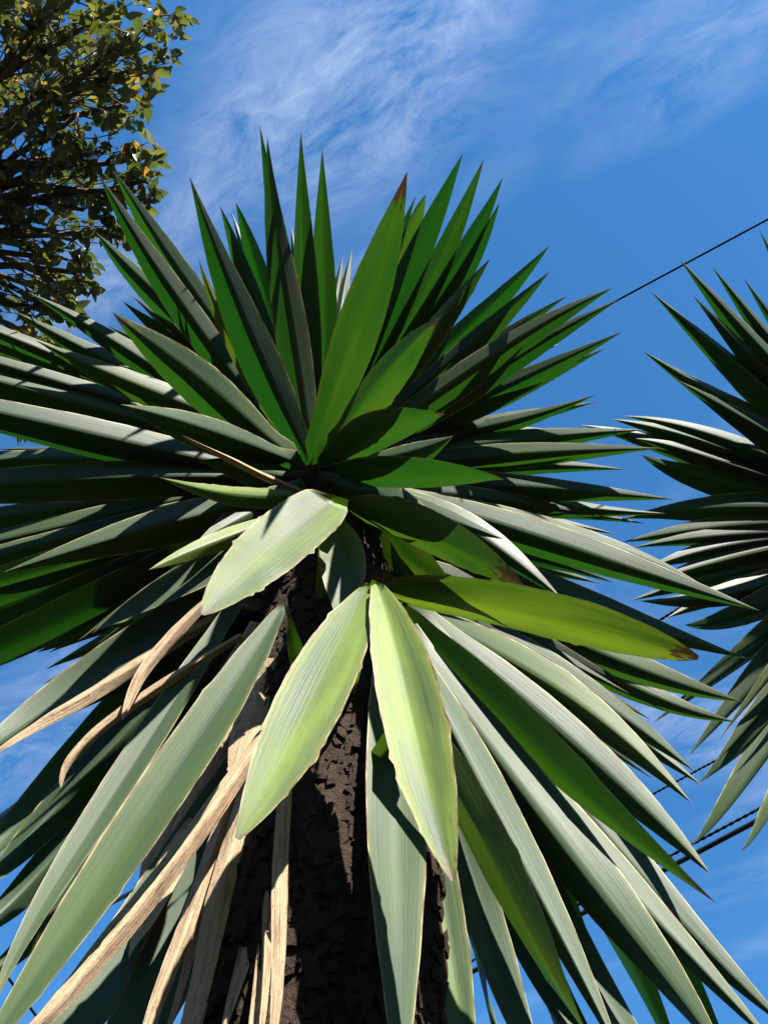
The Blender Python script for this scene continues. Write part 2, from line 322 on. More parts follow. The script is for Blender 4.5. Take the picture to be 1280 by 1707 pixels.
LEAVES = [
    ('g', (-0.165, 0.95, 3.487), (-0.203, 0.636, 3.586), (-0.242, 0.322, 3.608), (0.0, 0.6, 0.81), 0.0521, 0.93, 0, 0, 0.025, 'n'),
    ('g', (-0.14, 0.85, 3.277), (-0.211, 0.586, 3.432), (-0.219, 0.342, 3.586), (0.0, 0.6, 0.81), 0.0655, 0.83, 0, 0, 0.025, 'n'),
    ('g', (-0.152, 0.95, 3.532), (-0.17, 0.627, 3.573), (-0.161, 0.334, 3.607), (0.0, 0.6, 0.81), 0.0571, 1.11, 0, 0, 0.025, 'n'),
    ('g', (-0.134, 0.95, 3.593), (-0.124, 0.633, 3.611), (-0.121, 0.367, 3.611), (0.0, 0.6, 0.81), 0.0571, 0.93, 0, 0, 0.025, 'n'),
    ('g', (-0.153, 0.833, 3.228), (-0.25, 0.621, 3.256), (-0.328, 0.357, 3.304), (0.0, 0.6, 0.81), 0.0739, 0.83, 0.1, 0, 0.05, 'n'),
    ('g', (-0.198, 0.95, 3.593), (-0.278, 0.648, 3.596), (-0.325, 0.466, 3.561), (0.0, 0.6, 0.81), 0.0504, 0.93, 0, 0, 0.025, 'n'),
    ('g', (-0.189, 0.95, 3.609), (-0.271, 0.589, 3.632), (-0.293, 0.465, 3.585), (0.0, 0.6, 0.81), 0.0504, 0.93, 0, 0, 0.025, 'n'),
    ('g', (-0.18, 0.85, 3.296), (-0.305, 0.676, 3.382), (-0.352, 0.544, 3.463), (0.0, 0.6, 0.81), 0.042, 0.93, 0, 0.5, 0.025, 'n'),
    ('g', (-0.259, 0.95, 3.642), (-0.426, 0.571, 3.595), (-0.511, 0.386, 3.503), (0.0, 0.6, 0.81), 0.063, 1.11, 0, 0, 0.025, 'n'),
    ('g', (-0.236, 0.832, 3.353), (-0.426, 0.561, 3.417), (-0.528, 0.387, 3.468), (0.0, 0.6, 0.81), 0.0588, 0.93, 0, 0, 0.025, 'n'),
    ('g', (-0.297, 0.95, 3.675), (-0.491, 0.616, 3.584), (-0.539, 0.487, 3.454), (0.0, 0.6, 0.81), 0.0571, 1.2, 0, 0, 0.025, 'n'),
    ('g', (-0.35, 0.879, 3.647), (-0.435, 0.757, 3.589), (-0.519, 0.635, 3.491), (0.0, 0.6, 0.81), 0.042, 0.93, 0, 0, 0.025, 'n'),
    ('g', (-0.331, 0.899, 3.696), (-0.402, 0.781, 3.624), (-0.473, 0.663, 3.513), (0.0, 0.6, 0.81), 0.042, 0.93, 0, 0, 0.025, 'n'),
    ('g', (-0.124, 0.822, 3.214), (-0.014, 0.486, 3.168), (0.033, 0.302, 3.07), (0.0, 0.6, 0.81), 0.0773, 0.56, 0, 0.1, 0.12, 'n'),
    ('g', (-0.091, 0.95, 3.709), (0.055, 0.527, 3.694), (0.084, 0.447, 3.572), (0.0, 0.6, 0.81), 0.0521, 0.93, 0, 0.2, 0.025, 'n'),
    ('g', (-0.089, 0.865, 3.516), (-0.013, 0.662, 3.597), (0.063, 0.459, 3.624), (0.0, 0.6, 0.81), 0.0462, 0.93, 0, 0, 0.025, 'n'),
    ('g', (-0.092, 0.95, 3.609), (0.07, 0.58, 3.617), (0.152, 0.369, 3.577), (0.0, 0.6, 0.81), 0.0672, 0.56, 0, 0, 0.025, 'n'),
    ('g', (-0.074, 0.95, 3.609), (0.119, 0.599, 3.614), (0.197, 0.382, 3.581), (0.0, 0.6, 0.81), 0.0588, 0.93, 0, 0, 0.05, 'n'),
    ('g', (-0.061, 0.95, 3.609), (0.153, 0.607, 3.615), (0.232, 0.415, 3.578), (0.0, 0.6, 0.81), 0.0588, 0.93, 0, 0, 0.025, 'n'),
    ('g', (-0.047, 0.95, 3.609), (0.167, 0.634, 3.613), (0.228, 0.462, 3.575), (0.0, 0.6, 0.81), 0.0546, 0.93, 0, 0, 0.025, 'n'),
    ('g', (-0.059, 0.845, 3.34), (0.132, 0.644, 3.428), (0.206, 0.549, 3.483), (0.0, 0.6, 0.81), 0.0504, 0.93, 0, 0.25, 0.05, 'n'),
    ('g', (-0.087, 0.799, 3.183), (0.019, 0.566, 3.042), (0.078, 0.448, 2.853), (0.0, 0.6, 0.81), 0.0638, 0.56, 0, 0.15, 0.1, 'n'),
    ('g', (-0.053, 0.95, 3.547), (0.187, 0.689, 3.524), (0.319, 0.52, 3.476), (0.0, 0.6, 0.81), 0.0605, 0.93, 0, 0, 0.025, 'n'),
    ('g', (-0.031, 0.888, 3.431), (0.214, 0.693, 3.472), (0.326, 0.578, 3.495), (0.0, 0.6, 0.81), 0.0521, 0.93, 0, 0, 0.025, 'n'),
    ('g', (0.0, 0.885, 3.454), (0.183, 0.756, 3.5), (0.366, 0.627, 3.491), (0.0, 0.6, 0.81), 0.0504, 0.93, 0, 0, 0.025, 'n'),
    ('g', (-0.047, 0.869, 3.317), (0.244, 0.675, 3.375), (0.433, 0.581, 3.405), (0.0, 0.6, 0.81), 0.063, 0.93, 0, 0, 0.025, 'n'),
    ('g', (-0.024, 0.881, 3.334), (0.274, 0.7, 3.379), (0.449, 0.603, 3.406), (0.0, 0.6, 0.81), 0.0504, 0.93, 0, 0, 0.05, 'n'),
    ('g', (-0.038, 0.95, 3.453), (0.249, 0.782, 3.411), (0.45, 0.654, 3.361), (0.0, 0.6, 0.81), 0.0588, 0.93, 0, 0, 0.025, 'n'),
    ('g', (0.0, 0.913, 3.397), (0.215, 0.807, 3.425), (0.43, 0.701, 3.395), (0.0, 0.6, 0.81), 0.0504, 0.93, 0, 0, 0.025, 'n'),
    ('g', (-0.038, 0.95, 3.425), (0.2, 0.877, 3.394), (0.415, 0.784, 3.376), (0.0, 0.6, 0.81), 0.0504, 1.02, 0, 0, 0.025, 'n'),
    ('g', (-0.012, 0.916, 3.35), (0.21, 0.87, 3.419), (0.433, 0.823, 3.433), (0.0, 0.6, 0.81), 0.0462, 0.93, 0, 0, 0.025, 'n'),
    ('g', (-0.104, 0.843, 3.182), (0.024, 0.643, 2.963), (0.074, 0.522, 2.705), (0.1, 0.1, 0.98), 0.072, 0.25, 0, 0, 0.07, 'n'),
    ('g', (-0.057, 0.872, 3.237), (0.047, 0.762, 3.067), (0.104, 0.648, 2.899), (0.0, 0.6, 0.81), 0.0588, 1.11, 0, 0, 0.025, 'n'),
    ('g', (-0.05, 0.95, 3.403), (0.278, 0.867, 3.356), (0.498, 0.828, 3.301), (0.0, 0.6, 0.81), 0.0588, 0.93, 0, 0, 0.025, 'n'),
    ('g', (-0.049, 0.95, 3.376), (0.258, 0.883, 3.307), (0.518, 0.834, 3.235), (0.0, 0.6, 0.81), 0.0588, 0.93, 0, 0, 0.025, 'n'),
    ('g', (-0.024, 0.943, 3.336), (0.23, 0.932, 3.357), (0.485, 0.921, 3.316), (0.0, 0.6, 0.81), 0.0462, 0.93, 0, 0, 0.025, 'n'),
    ('g', (-0.103, 0.853, 3.154), (0.082, 0.635, 2.778), (0.146, 0.565, 2.598), (0.1, 0.1, 0.98), 0.066, 0.2, 0, 0, 0.04, 'n'),
    ('g', (-0.048, 0.95, 3.324), (0.263, 0.918, 3.243), (0.534, 0.902, 3.159), (0.0, 0.6, 0.81), 0.0605, 0.93, 0, 0, 0.025, 'n'),
    ('g', (-0.024, 0.955, 3.307), (0.258, 0.954, 3.236), (0.527, 0.938, 3.176), (0.0, 0.6, 0.81), 0.0504, 0.93, 0, 0, 0.025, 'n'),
    ('g', (-0.012, 0.984, 3.348), (0.245, 0.987, 3.313), (0.503, 0.99, 3.213), (0.0, 0.6, 0.81), 0.0462, 0.93, 0, 0, 0.025, 'n'),
    ('g', (0.0, 1.004, 3.372), (0.231, 1.02, 3.343), (0.461, 1.036, 3.258), (0.0, 0.6, 0.81), 0.0462, 0.93, 0, 0, 0.025, 'n'),
    ('g', (0.0, 0.893, 3.182), (0.364, 0.904, 3.044), (0.528, 0.939, 2.929), (0.0, 0.6, 0.81), 0.0504, 0.93, 0, 0, 0.025, 'n'),
    ('g', (-0.011, 0.883, 3.141), (0.357, 0.88, 2.948), (0.564, 0.884, 2.785), (0.04, 0.5, 0.87), 0.063, 1.15, 0, 0, 0.025, 'n'),
    ('g', (-0.031, 0.825, 3.059), (0.16, 0.832, 2.937), (0.271, 0.871, 2.803), (0.04, 0.5, 0.87), 0.0546, 1.26, 0, 0, 0.025, 'n'),
    ('g', (-0.067, 0.866, 3.058), (0.078, 0.655, 2.639), (0.173, 0.684, 2.545), (0.1, 0.22, 0.97), 0.08, 0.3, 0, 0.35, 0.16, 'n'),
    ('g', (0.013, 0.854, 2.783), (0.167, 0.59, 2.374), (0.289, 0.579, 2.286), (0.1, 0.22, 0.97), 0.072, 0.22, 0, 0.8, 0.07, 'o'),
    ('g', (0.086, 0.996, 3.047), (0.41, 1.039, 2.807), (0.529, 0.985, 2.695), (0.04, 0.5, 0.87), 0.0571, 1.03, 0, 0.15, 0.025, 'n'),
    ('g', (0.097, 1.025, 3.051), (0.414, 1.087, 2.814), (0.536, 1.038, 2.715), (0.04, 0.5, 0.87), 0.0504, 0.92, 0, 0.1, 0.025, 'n'),
    ('g', (0.053, 0.923, 3.071), (0.327, 0.958, 2.874), (0.539, 0.933, 2.733), (0.04, 0.5, 0.87), 0.0588, 1.03, 0, 0, 0.025, 'n'),
    ('g', (0.048, 0.925, 2.855), (0.273, 0.923, 2.624), (0.374, 0.912, 2.428), (0.04, 0.5, 0.87), 0.0588, 1.15, 0, 0.15, 0.05, 'n'),
    ('g', (0.082, 0.985, 2.957), (0.333, 1.011, 2.737), (0.43, 1.007, 2.575), (0.04, 0.5, 0.87), 0.0504, 1.15, 0, 0, 0.025, 'n'),
    ('g', (0.093, 1.011, 2.976), (0.328, 1.045, 2.741), (0.445, 1.031, 2.574), (0.04, 0.5, 0.87), 0.0462, 1.15, 0, 0, 0.025, 'n'),
    ('g', (0.046, 0.904, 2.809), (0.306, 0.949, 2.505), (0.365, 0.914, 2.321), (0.04, 0.5, 0.87), 0.0588, 1.15, 0, 0, 0.05, 'n'),
    ('g', (0.027, 0.882, 2.763), (0.227, 0.9, 2.443), (0.33, 0.836, 2.219), (0.15, 0.2, 1.04), 0.07, 0.35, 0, 0.12, 0.06, 'n'),
    ('g', (0.054, 0.9, 2.773), (0.31, 1.0, 2.363), (0.412, 0.949, 2.158), (0.04, 0.5, 0.87), 0.0571, 1.15, 0, 0, 0.025, 'n'),
    ('g', (0.035, 0.884, 2.736), (0.238, 0.949, 2.352), (0.367, 0.902, 2.104), (0.04, 0.5, 0.87), 0.0546, 1.26, 0, 0, 0.025, 'n'),
    ('g', (0.026, 0.873, 2.707), (0.269, 0.923, 2.266), (0.285, 0.823, 2.041), (0.04, 0.5, 0.87), 0.0672, 1.03, 0, 0, 0.025, 'n'),
    ('g', (0.035, 0.893, 2.705), (0.208, 1.014, 2.264), (0.267, 0.917, 2.096), (0.1, -0.97, -0.25), 0.06, 0.2, 0, 0, 0.025, 'n'),
    ('g', (0.021, 0.855, 2.684), (0.153, 0.87, 2.324), (0.2, 0.824, 2.041), (0.04, 0.5, 0.87), 0.0504, 1.15, 0, 0, 0.025, 'n'),
    ('g', (0.033, 0.748, 2.41), (0.136, 0.769, 2.088), (0.157, 0.658, 1.938), (0.15, 0.24, 1.02), 0.056, 0.25, 0, 0.4, 0.025, 'n'),
    ('g', (0.021, 0.869, 2.647), (0.09, 0.999, 2.152), (0.067, 0.814, 2.035), (0.1, -0.97, -0.25), 0.045, 0.3, 0, 0.2, 0.025, 'n'),
    ('g', (0.034, 0.906, 2.681), (0.14, 1.031, 2.196), (0.139, 0.87, 2.063), (0.1, -0.97, -0.25), 0.05, 0.3, 0, 0, 0.025, 'n'),
    ('g', (0.044, 0.924, 2.731), (0.209, 1.104, 2.227), (0.217, 0.973, 2.124), (0.1, -0.97, -0.25), 0.05, 0.2, 0, 0, 0.025, 'n'),
    ('d', (0.034, 0.874, 2.681), (0.132, 0.89, 2.42), (0.177, 0.865, 2.206), (0.04, 0.5, 0.87), 0.0252, 1.84, 0, 0, 0.025, 'n'),
    ('g', (-0.073, 0.681, 2.771), (-0.156, 0.695, 2.632), (-0.213, 0.691, 2.508), (-0.1, -0.81, -0.6), 0.088, 0.14, 0, 0.65, 0.025, 'o'),
    ('g', (-0.071, 0.715, 2.775), (-0.044, 0.751, 2.681), (-0.06, 0.762, 2.601), (0.0, -0.81, -0.6), 0.062, 0.3, 0, 0.5, 0.025, 'a'),
    ('g', (-0.018, 0.695, 2.577), (-0.073, 0.662, 2.297), (-0.125, 0.662, 2.146), (-0.15, -0.81, -0.6), 0.072, 0.16, 0, 0.6, 0.02, 'a'),
    ('g', (-0.013, 0.681, 2.562), (0.04, 0.672, 2.275), (0.056, 0.659, 2.1), (0.05, -0.81, -0.6), 0.064, 0.3, 0, 0.8, 0.035, 'a'),
    ('g', (0.0, 0.83, 2.678), (0.03, 0.842, 2.239), (0.008, 0.717, 1.948), (0.15, -0.98, -0.13), 0.068, 0.22, 0, 0.2, 0.025, 'n'),
    ('g', (-0.121, 0.688, 2.526), (-0.213, 0.715, 2.204), (-0.287, 0.68, 1.951), (-0.05, -0.97, -0.16), 0.055, 0.2, 0, 0.18, 0.02, 'a'),
    ('g', (-0.226, 0.908, 2.848), (-0.395, 0.951, 2.385), (-0.359, 0.873, 2.114), (0.1, -0.97, -0.25), 0.042, 0.25, 0, 0, 0.05, 'n'),
    ('g', (-0.123, 0.885, 2.628), (-0.326, 0.988, 2.115), (-0.292, 0.804, 2.029), (0.1, -0.97, -0.25), 0.068, 0.1, 0, 0, 0.025, 'n'),
    ('g', (-0.119, 0.883, 2.577), (-0.275, 0.992, 2.066), (-0.24, 0.804, 1.996), (0.1, -0.97, -0.25), 0.07, 0.1, 0, 0, 0.025, 'n'),
    ('g', (-0.16, 0.859, 2.985), (-0.342, 0.882, 2.83), (-0.42, 0.878, 2.717), (0.1, -0.97, -0.25), 0.06, 0.25, 0, 0, 0.05, 'n'),
    ('g', (-0.152, 0.848, 3.016), (-0.289, 0.831, 2.881), (-0.341, 0.802, 2.771), (0.0, 0.6, 0.81), 0.0336, 0.74, 0, 0.9, 0.04, 'n'),
    ('g', (-0.209, 0.898, 2.954), (-0.541, 0.977, 2.583), (-0.506, 0.887, 2.478), (0.1, -0.97, -0.25), 0.064, 0.3, 0, 0, 0.025, 'n'),
    ('g', (-0.221, 0.925, 2.959), (-0.569, 1.095, 2.478), (-0.488, 0.995, 2.406), (0.1, -0.97, -0.25), 0.06, 0.25, 0, 0, 0.025, 'n'),
    ('g', (-0.225, 0.943, 2.897), (-0.49, 1.071, 2.489), (-0.484, 0.997, 2.372), (0.0, 0.6, 0.81), 0.0588, 0.74, 0, 0, 0.025, 'n'),
    ('g', (-0.215, 0.96, 2.887), (-0.475, 1.124, 2.414), (-0.489, 1.012, 2.316), (0.0, 0.6, 0.81), 0.0588, 0.74, 0, 0, 0.025, 'n'),
    ('g', (-0.203, 0.965, 2.861), (-0.444, 1.159, 2.394), (-0.495, 1.075, 2.298), (0.0, 0.6, 0.81), 0.0504, 0.74, 0, 0, 0.025, 'n'),
    ('g', (-0.204, 0.946, 2.972), (-0.338, 0.96, 2.892), (-0.454, 0.954, 2.83), (0.0, 0.6, 0.81), 0.042, 0.93, 0, 0.9, 0.025, 'n'),
    ('g', (-0.206, 0.929, 2.91), (-0.298, 0.939, 2.858), (-0.39, 0.949, 2.778), (0.0, 0.6, 0.81), 0.042, 0.56, 0, 0.8, 0.025, 'n'),
    ('d', (-0.236, 0.877, 2.868), (-0.353, 0.891, 2.672), (-0.335, 0.877, 2.534), (0.0, 0.6, 0.81), 0.0185, 1.11, 0, 0, 0.025, 'n'),
    ('d', (-0.229, 0.928, 2.858), (-0.399, 0.889, 2.62), (-0.471, 0.84, 2.423), (0.0, 0.6, 0.81), 0.0218, 1.29, 0, 0, 0.025, 'n'),
    ('d', (-0.114, 0.833, 2.541), (-0.216, 0.731, 2.093), (-0.261, 0.676, 1.974), (0.0, 0.6, 0.81), 0.0218, 1.39, 0, 0, 0.025, 'n'),
    ('d', (-0.116, 0.813, 2.506), (-0.098, 0.772, 2.205), (-0.077, 0.684, 1.958), (0.0, 0.6, 0.81), 0.0151, 0.37, 0, 0, 0.025, 'n'),
    ('d', (-0.154, 0.87, 2.662), (-0.17, 0.857, 2.522), (-0.174, 0.843, 2.386), (0.0, 0.6, 0.81), 0.042, 0.56, 0, 0, 0.025, 'a'),
    ('d', (-0.162, 0.868, 2.7), (-0.247, 0.863, 2.518), (-0.243, 0.844, 2.368), (0.0, 0.6, 0.81), 0.0252, 0.74, 0, 0, 0.025, 'n'),
    ('d', (-0.159, 0.869, 2.584), (-0.199, 0.888, 2.213), (-0.198, 0.774, 2.006), (0.0, 0.6, 0.81), 0.0185, 1.11, 0, 0, 0.025, 'n'),
    ('d', (-0.149, 0.863, 2.565), (-0.17, 0.859, 2.225), (-0.161, 0.763, 2.0), (0.0, 0.6, 0.81), 0.0252, 0.93, 0, 0, 0.025, 'n'),
    ('d', (-0.182, 0.893, 2.639), (-0.258, 0.944, 2.33), (-0.248, 0.867, 2.18), (0.0, 0.6, 0.81), 0.0336, 0.37, 0, 0, 0.025, 'n'),
    ('d', (-0.211, 0.894, 2.736), (-0.415, 0.918, 2.55), (-0.401, 0.915, 2.458), (0.0, 0.6, 0.81), 0.0151, 1.11, 0, 0, 0.025, 'n'),
    ('d', (-0.188, 0.901, 2.76), (-0.28, 0.949, 2.482), (-0.272, 0.926, 2.297), (0.0, 0.6, 0.81), 0.042, 0.56, 0, 0, 0.025, 'n'),
    ('d', (-0.123, 0.835, 3.049), (-0.209, 0.738, 2.961), (-0.294, 0.635, 2.877), (0.0, 0.6, 0.81), 0.0118, 2.22, 0, 0, 0.025, 'n'),
    ('d', (-0.142, 0.864, 2.668), (-0.173, 0.918, 2.394), (-0.2, 0.879, 2.215), (0.0, 0.6, 0.81), 0.0252, 0.93, 0, 0, 0.025, 'n'),
    ('g', (-0.23, 0.875, 3.389), (-0.482, 0.708, 3.387), (-0.669, 0.587, 3.383), (0.0, 0.6, 0.81), 0.0546, 1.02, 0, 0, 0.025, 'n'),
    ('g', (-0.263, 0.95, 3.547), (-0.586, 0.726, 3.431), (-0.676, 0.606, 3.335), (0.0, 0.6, 0.81), 0.0521, 0.93, 0, 0, 0.03, 'n'),
    ('g', (-0.191, 0.837, 3.245), (-0.469, 0.704, 3.254), (-0.624, 0.635, 3.265), (0.0, 0.6, 0.81), 0.0588, 0.83, 0, 0.1, 0.025, 'n'),
    ('g', (-0.168, 0.812, 3.17), (-0.321, 0.616, 3.048), (-0.382, 0.464, 2.924), (0.0, 0.6, 0.81), 0.0756, 0.93, -0.1, 0, 0.07, 'n'),
    ('g', (-0.237, 0.874, 3.333), (-0.592, 0.679, 3.314), (-0.965, 0.521, 3.274), (0.0, 0.6, 0.81), 0.042, 1.11, 0, 0, 0.025, 'n'),
    ('g', (-0.251, 0.888, 3.347), (-0.568, 0.703, 3.329), (-1.006, 0.531, 3.269), (0.0, 0.6, 0.81), 0.0462, 1.11, 0, 0, 0.025, 'n'),
    ('g', (-0.228, 0.854, 3.266), (-0.542, 0.702, 3.25), (-1.002, 0.554, 3.188), (0.0, 0.6, 0.81), 0.042, 1.11, 0, 0, 0.025, 'n'),
    ('g', (-0.225, 0.856, 3.231), (-0.556, 0.736, 3.205), (-1.005, 0.557, 3.17), (0.0, 0.6, 0.81), 0.0714, 1.02, 0, 0, 0.025, 'n'),
    ('g', (-0.208, 0.853, 3.178), (-0.57, 0.748, 3.114), (-0.98, 0.592, 3.059), (0.0, 0.6, 0.81), 0.0714, 1.02, 0, 0, 0.025, 'n'),
    ('g', (-0.159, 0.809, 3.128), (-0.292, 0.653, 2.963), (-0.353, 0.549, 2.789), (0.0, 0.6, 0.81), 0.0605, 0.93, 0, 0, 0.04, 'n'),
    ('g', (-0.225, 0.917, 3.313), (-0.483, 0.884, 3.319), (-0.74, 0.85, 3.262), (0.0, 0.6, 0.81), 0.0378, 0.93, 0, 0, 0.025, 'n'),
    ('g', (-0.221, 0.904, 3.275), (-0.667, 0.81, 3.211), (-1.055, 0.826, 3.11), (0.0, 0.6, 0.81), 0.0504, 0.93, 0, 0, 0.025, 'n'),
    ('g', (-0.207, 0.863, 3.162), (-0.616, 0.802, 3.046), (-0.969, 0.77, 2.933), (0.0, 0.6, 0.81), 0.0714, 0.93, 0, 0, 0.025, 'n'),
    ('g', (-0.231, 0.914, 3.257), (-0.731, 0.917, 3.089), (-1.024, 0.891, 3.008), (0.0, 0.6, 0.81), 0.0504, 0.93, 0, 0, 0.025, 'n'),
    ('g', (-0.229, 0.91, 3.237), (-0.738, 0.936, 3.031), (-0.962, 0.929, 2.942), (0.0, 0.6, 0.81), 0.0504, 0.93, 0, 0, 0.025, 'n'),
    ('g', (-0.226, 0.905, 3.217), (-0.747, 0.944, 2.986), (-0.907, 0.946, 2.898), (0.0, 0.6, 0.81), 0.0462, 0.93, 0, 0, 0.025, 'n'),
    ('g', (-0.143, 0.823, 3.054), (-0.371, 0.818, 2.914), (-0.559, 0.813, 2.784), (0.0, 0.6, 0.81), 0.0672, 0.83, 0, 0, 0.025, 'n'),
    ('g', (-0.192, 0.873, 3.112), (-0.591, 0.911, 2.905), (-0.812, 0.897, 2.784), (0.0, -0.01, 0.99), 0.06, 0.5, 0, 0, 0.025, 'n'),
    ('g', (-0.205, 0.892, 3.123), (-0.621, 0.968, 2.881), (-0.896, 0.93, 2.76), (0.0, -0.01, 0.99), 0.075, 0.35, 0, 0, 0.025, 'n'),
    ('g', (-0.203, 0.891, 3.101), (-0.624, 0.994, 2.829), (-0.857, 0.964, 2.71), (0.0, -0.01, 0.99), 0.075, 0.35, 0, 0, 0.025, 'n'),
    ('g', (-0.201, 0.89, 3.078), (-0.608, 0.995, 2.788), (-0.843, 0.98, 2.64), (0.0, -0.01, 0.99), 0.075, 0.35, 0, 0, 0.025, 'n'),
    ('g', (-0.213, 0.909, 3.089), (-0.441, 0.986, 2.911), (-0.55, 0.991, 2.817), (0.0, 0.6, 0.81), 0.0462, 0.74, 0, 0, 0.025, 'n'),
    ('g', (-0.198, 0.898, 3.05), (-0.339, 0.931, 2.955), (-0.48, 0.963, 2.814), (0.0, 0.6, 0.81), 0.042, 0.74, 0, 0, 0.025, 'n'),
    ('g', (-0.124, 0.809, 2.994), (-0.213, 0.698, 2.804), (-0.273, 0.573, 2.627), (0.0, 0.6, 0.81), 0.0336, 0.93, 0, 0.5, 0.04, 'n'),
    ('g', (-0.148, 0.837, 3.114), (-0.22, 0.778, 3.047), (-0.291, 0.718, 2.95), (0.0, 0.6, 0.81), 0.0504, 0.74, 0, 0, 0.025, 'n'),
    ('g', (-0.083, 0.839, 3.072), (0.046, 0.822, 2.996), (0.19, 0.832, 2.903), (0.0, 0.6, 0.81), 0.0588, 0.74, 0, 0, 0.025, 'n'),
    ('g', (-0.1, 0.83, 3.099), (0.005, 0.788, 2.973), (0.089, 0.769, 2.835), (0.0, 0.6, 0.81), 0.063, 0.56, 0, 0, 0.025, 'n'),
    ('g', (-0.165, 0.845, 3.062), (-0.228, 0.835, 2.989), (-0.291, 0.824, 2.89), (0.0, 0.6, 0.81), 0.0588, 0.56, 0, 0, 0.025, 'n'),
    ('g', (-0.176, 0.862, 3.051), (-0.269, 0.878, 2.956), (-0.362, 0.894, 2.827), (0.0, 0.6, 0.81), 0.0588, 0.56, 0, 0, 0.025, 'n'),
    ('g', (-0.186, 0.88, 3.04), (-0.289, 0.913, 2.941), (-0.391, 0.947, 2.805), (0.0, 0.6, 0.81), 0.0588, 0.56, 0, 0, 0.025, 'n'),
    ('g', (-0.055, 0.916, 3.145), (0.032, 0.931, 3.024), (0.157, 0.98, 2.881), (0.1, 0.1, 0.98), 0.08, 0.2, 0, 0.4, 0.025, 'n'),
    ('g', (-0.064, 0.915, 3.099), (-0.0, 0.932, 2.967), (0.085, 0.962, 2.826), (0.1, 0.1, 0.98), 0.085, 0.2, 0, 0.4, 0.025, 'n'),
    ('g', (-0.044, 0.936, 3.157), (0.086, 0.966, 3.084), (0.217, 0.996, 2.972), (0.1, 0.1, 0.98), 0.075, 0.2, 0, 0.3, 0.025, 'n'),
    ('g', (-0.077, 0.906, 3.149), (-0.038, 0.922, 3.028), (0.0, 0.937, 2.872), (0.1, 0.1, 0.98), 0.07, 0.2, 0, 0.4, 0.025, 'n'),
    ('g', (-0.15, 0.903, 3.1), (-0.191, 0.933, 2.995), (-0.231, 0.962, 2.858), (0.1, 0.1, 0.98), 0.07, 0.2, 0, 0.5, 0.025, 'n'),
    ('g', (-0.139, 0.913, 3.095), (-0.156, 0.938, 2.984), (-0.172, 0.962, 2.842), (0.1, 0.1, 0.98), 0.06, 0.2, 0, 0.6, 0.025, 'n'),
    ('g', (-0.088, 0.872, 3.179), (-0.064, 0.894, 3.093), (-0.041, 0.916, 2.982), (0.1, 0.1, 0.98), 0.08, 0.2, 0, 0, 0.025, 'n'),
    ('g', (-0.197, 0.906, 3.266), (-0.395, 0.919, 3.266), (-0.593, 0.932, 3.217), (0.0, 0.6, 0.81), 0.0504, 0.65, 0, 0, 0.025, 'n'),
    ('g', (-0.195, 0.911, 3.241), (-0.391, 0.927, 3.233), (-0.588, 0.943, 3.177), (0.0, 0.6, 0.81), 0.0504, 0.65, 0, 0, 0.025, 'n'),
    ('g', (-0.193, 0.915, 3.215), (-0.388, 0.934, 3.2), (-0.583, 0.952, 3.136), (0.0, 0.6, 0.81), 0.0504, 0.65, 0, 0, 0.025, 'n'),
    ('g', (-0.191, 0.919, 3.19), (-0.384, 0.94, 3.167), (-0.578, 0.961, 3.096), (0.0, 0.6, 0.81), 0.0504, 0.65, 0, 0, 0.025, 'n'),
    ('g', (-0.189, 0.923, 3.165), (-0.381, 0.946, 3.135), (-0.572, 0.969, 3.056), (0.0, 0.6, 0.81), 0.0504, 0.65, 0, 0, 0.025, 'n'),
    ('g', (-0.187, 0.926, 3.14), (-0.377, 0.951, 3.102), (-0.567, 0.976, 3.016), (0.0, 0.6, 0.81), 0.0504, 0.65, 0, 0, 0.025, 'n'),
    ('g', (-0.185, 0.93, 3.115), (-0.373, 0.955, 3.07), (-0.561, 0.981, 2.977), (0.0, 0.6, 0.81), 0.0504, 0.65, 0, 0, 0.025, 'n'),
    ('g', (-0.183, 0.932, 3.091), (-0.369, 0.959, 3.038), (-0.554, 0.986, 2.937), (0.0, 0.6, 0.81), 0.0504, 0.65, 0, 0, 0.025, 'n'),
    ('g', (-0.181, 0.935, 3.066), (-0.364, 0.962, 3.006), (-0.548, 0.99, 2.898), (0.0, 0.6, 0.81), 0.0504, 0.65, 0, 0, 0.025, 'n'),
    ('g', (-0.179, 0.937, 3.041), (-0.36, 0.965, 2.975), (-0.541, 0.993, 2.859), (0.0, 0.6, 0.81), 0.0504, 0.65, 0, 0, 0.025, 'n'),
    ('g', (-0.177, 0.938, 3.017), (-0.355, 0.966, 2.944), (-0.534, 0.994, 2.821), (0.0, 0.6, 0.81), 0.0504, 0.65, 0, 0, 0.025, 'n'),
    ('g', (-0.174, 0.94, 2.992), (-0.351, 0.967, 2.912), (-0.527, 0.995, 2.783), (0.0, 0.6, 0.81), 0.0504, 0.65, 0, 0, 0.025, 'n'),
    ('g', (-0.172, 0.941, 2.968), (-0.346, 0.968, 2.881), (-0.52, 0.995, 2.745), (0.0, 0.6, 0.81), 0.0504, 0.65, 0, 0, 0.025, 'n'),
    ('g', (-0.17, 0.941, 2.943), (-0.341, 0.968, 2.851), (-0.512, 0.994, 2.708), (0.0, 0.6, 0.81), 0.0504, 0.65, 0, 0, 0.025, 'n'),
    ('g', (-0.168, 0.942, 2.919), (-0.336, 0.967, 2.82), (-0.505, 0.992, 2.672), (0.0, 0.6, 0.81), 0.0504, 0.65, 0, 0, 0.025, 'n'),
    ('g', (-0.166, 0.942, 2.895), (-0.331, 0.965, 2.79), (-0.497, 0.989, 2.635), (0.0, 0.6, 0.81), 0.0504, 0.65, 0, 0, 0.025, 'n'),
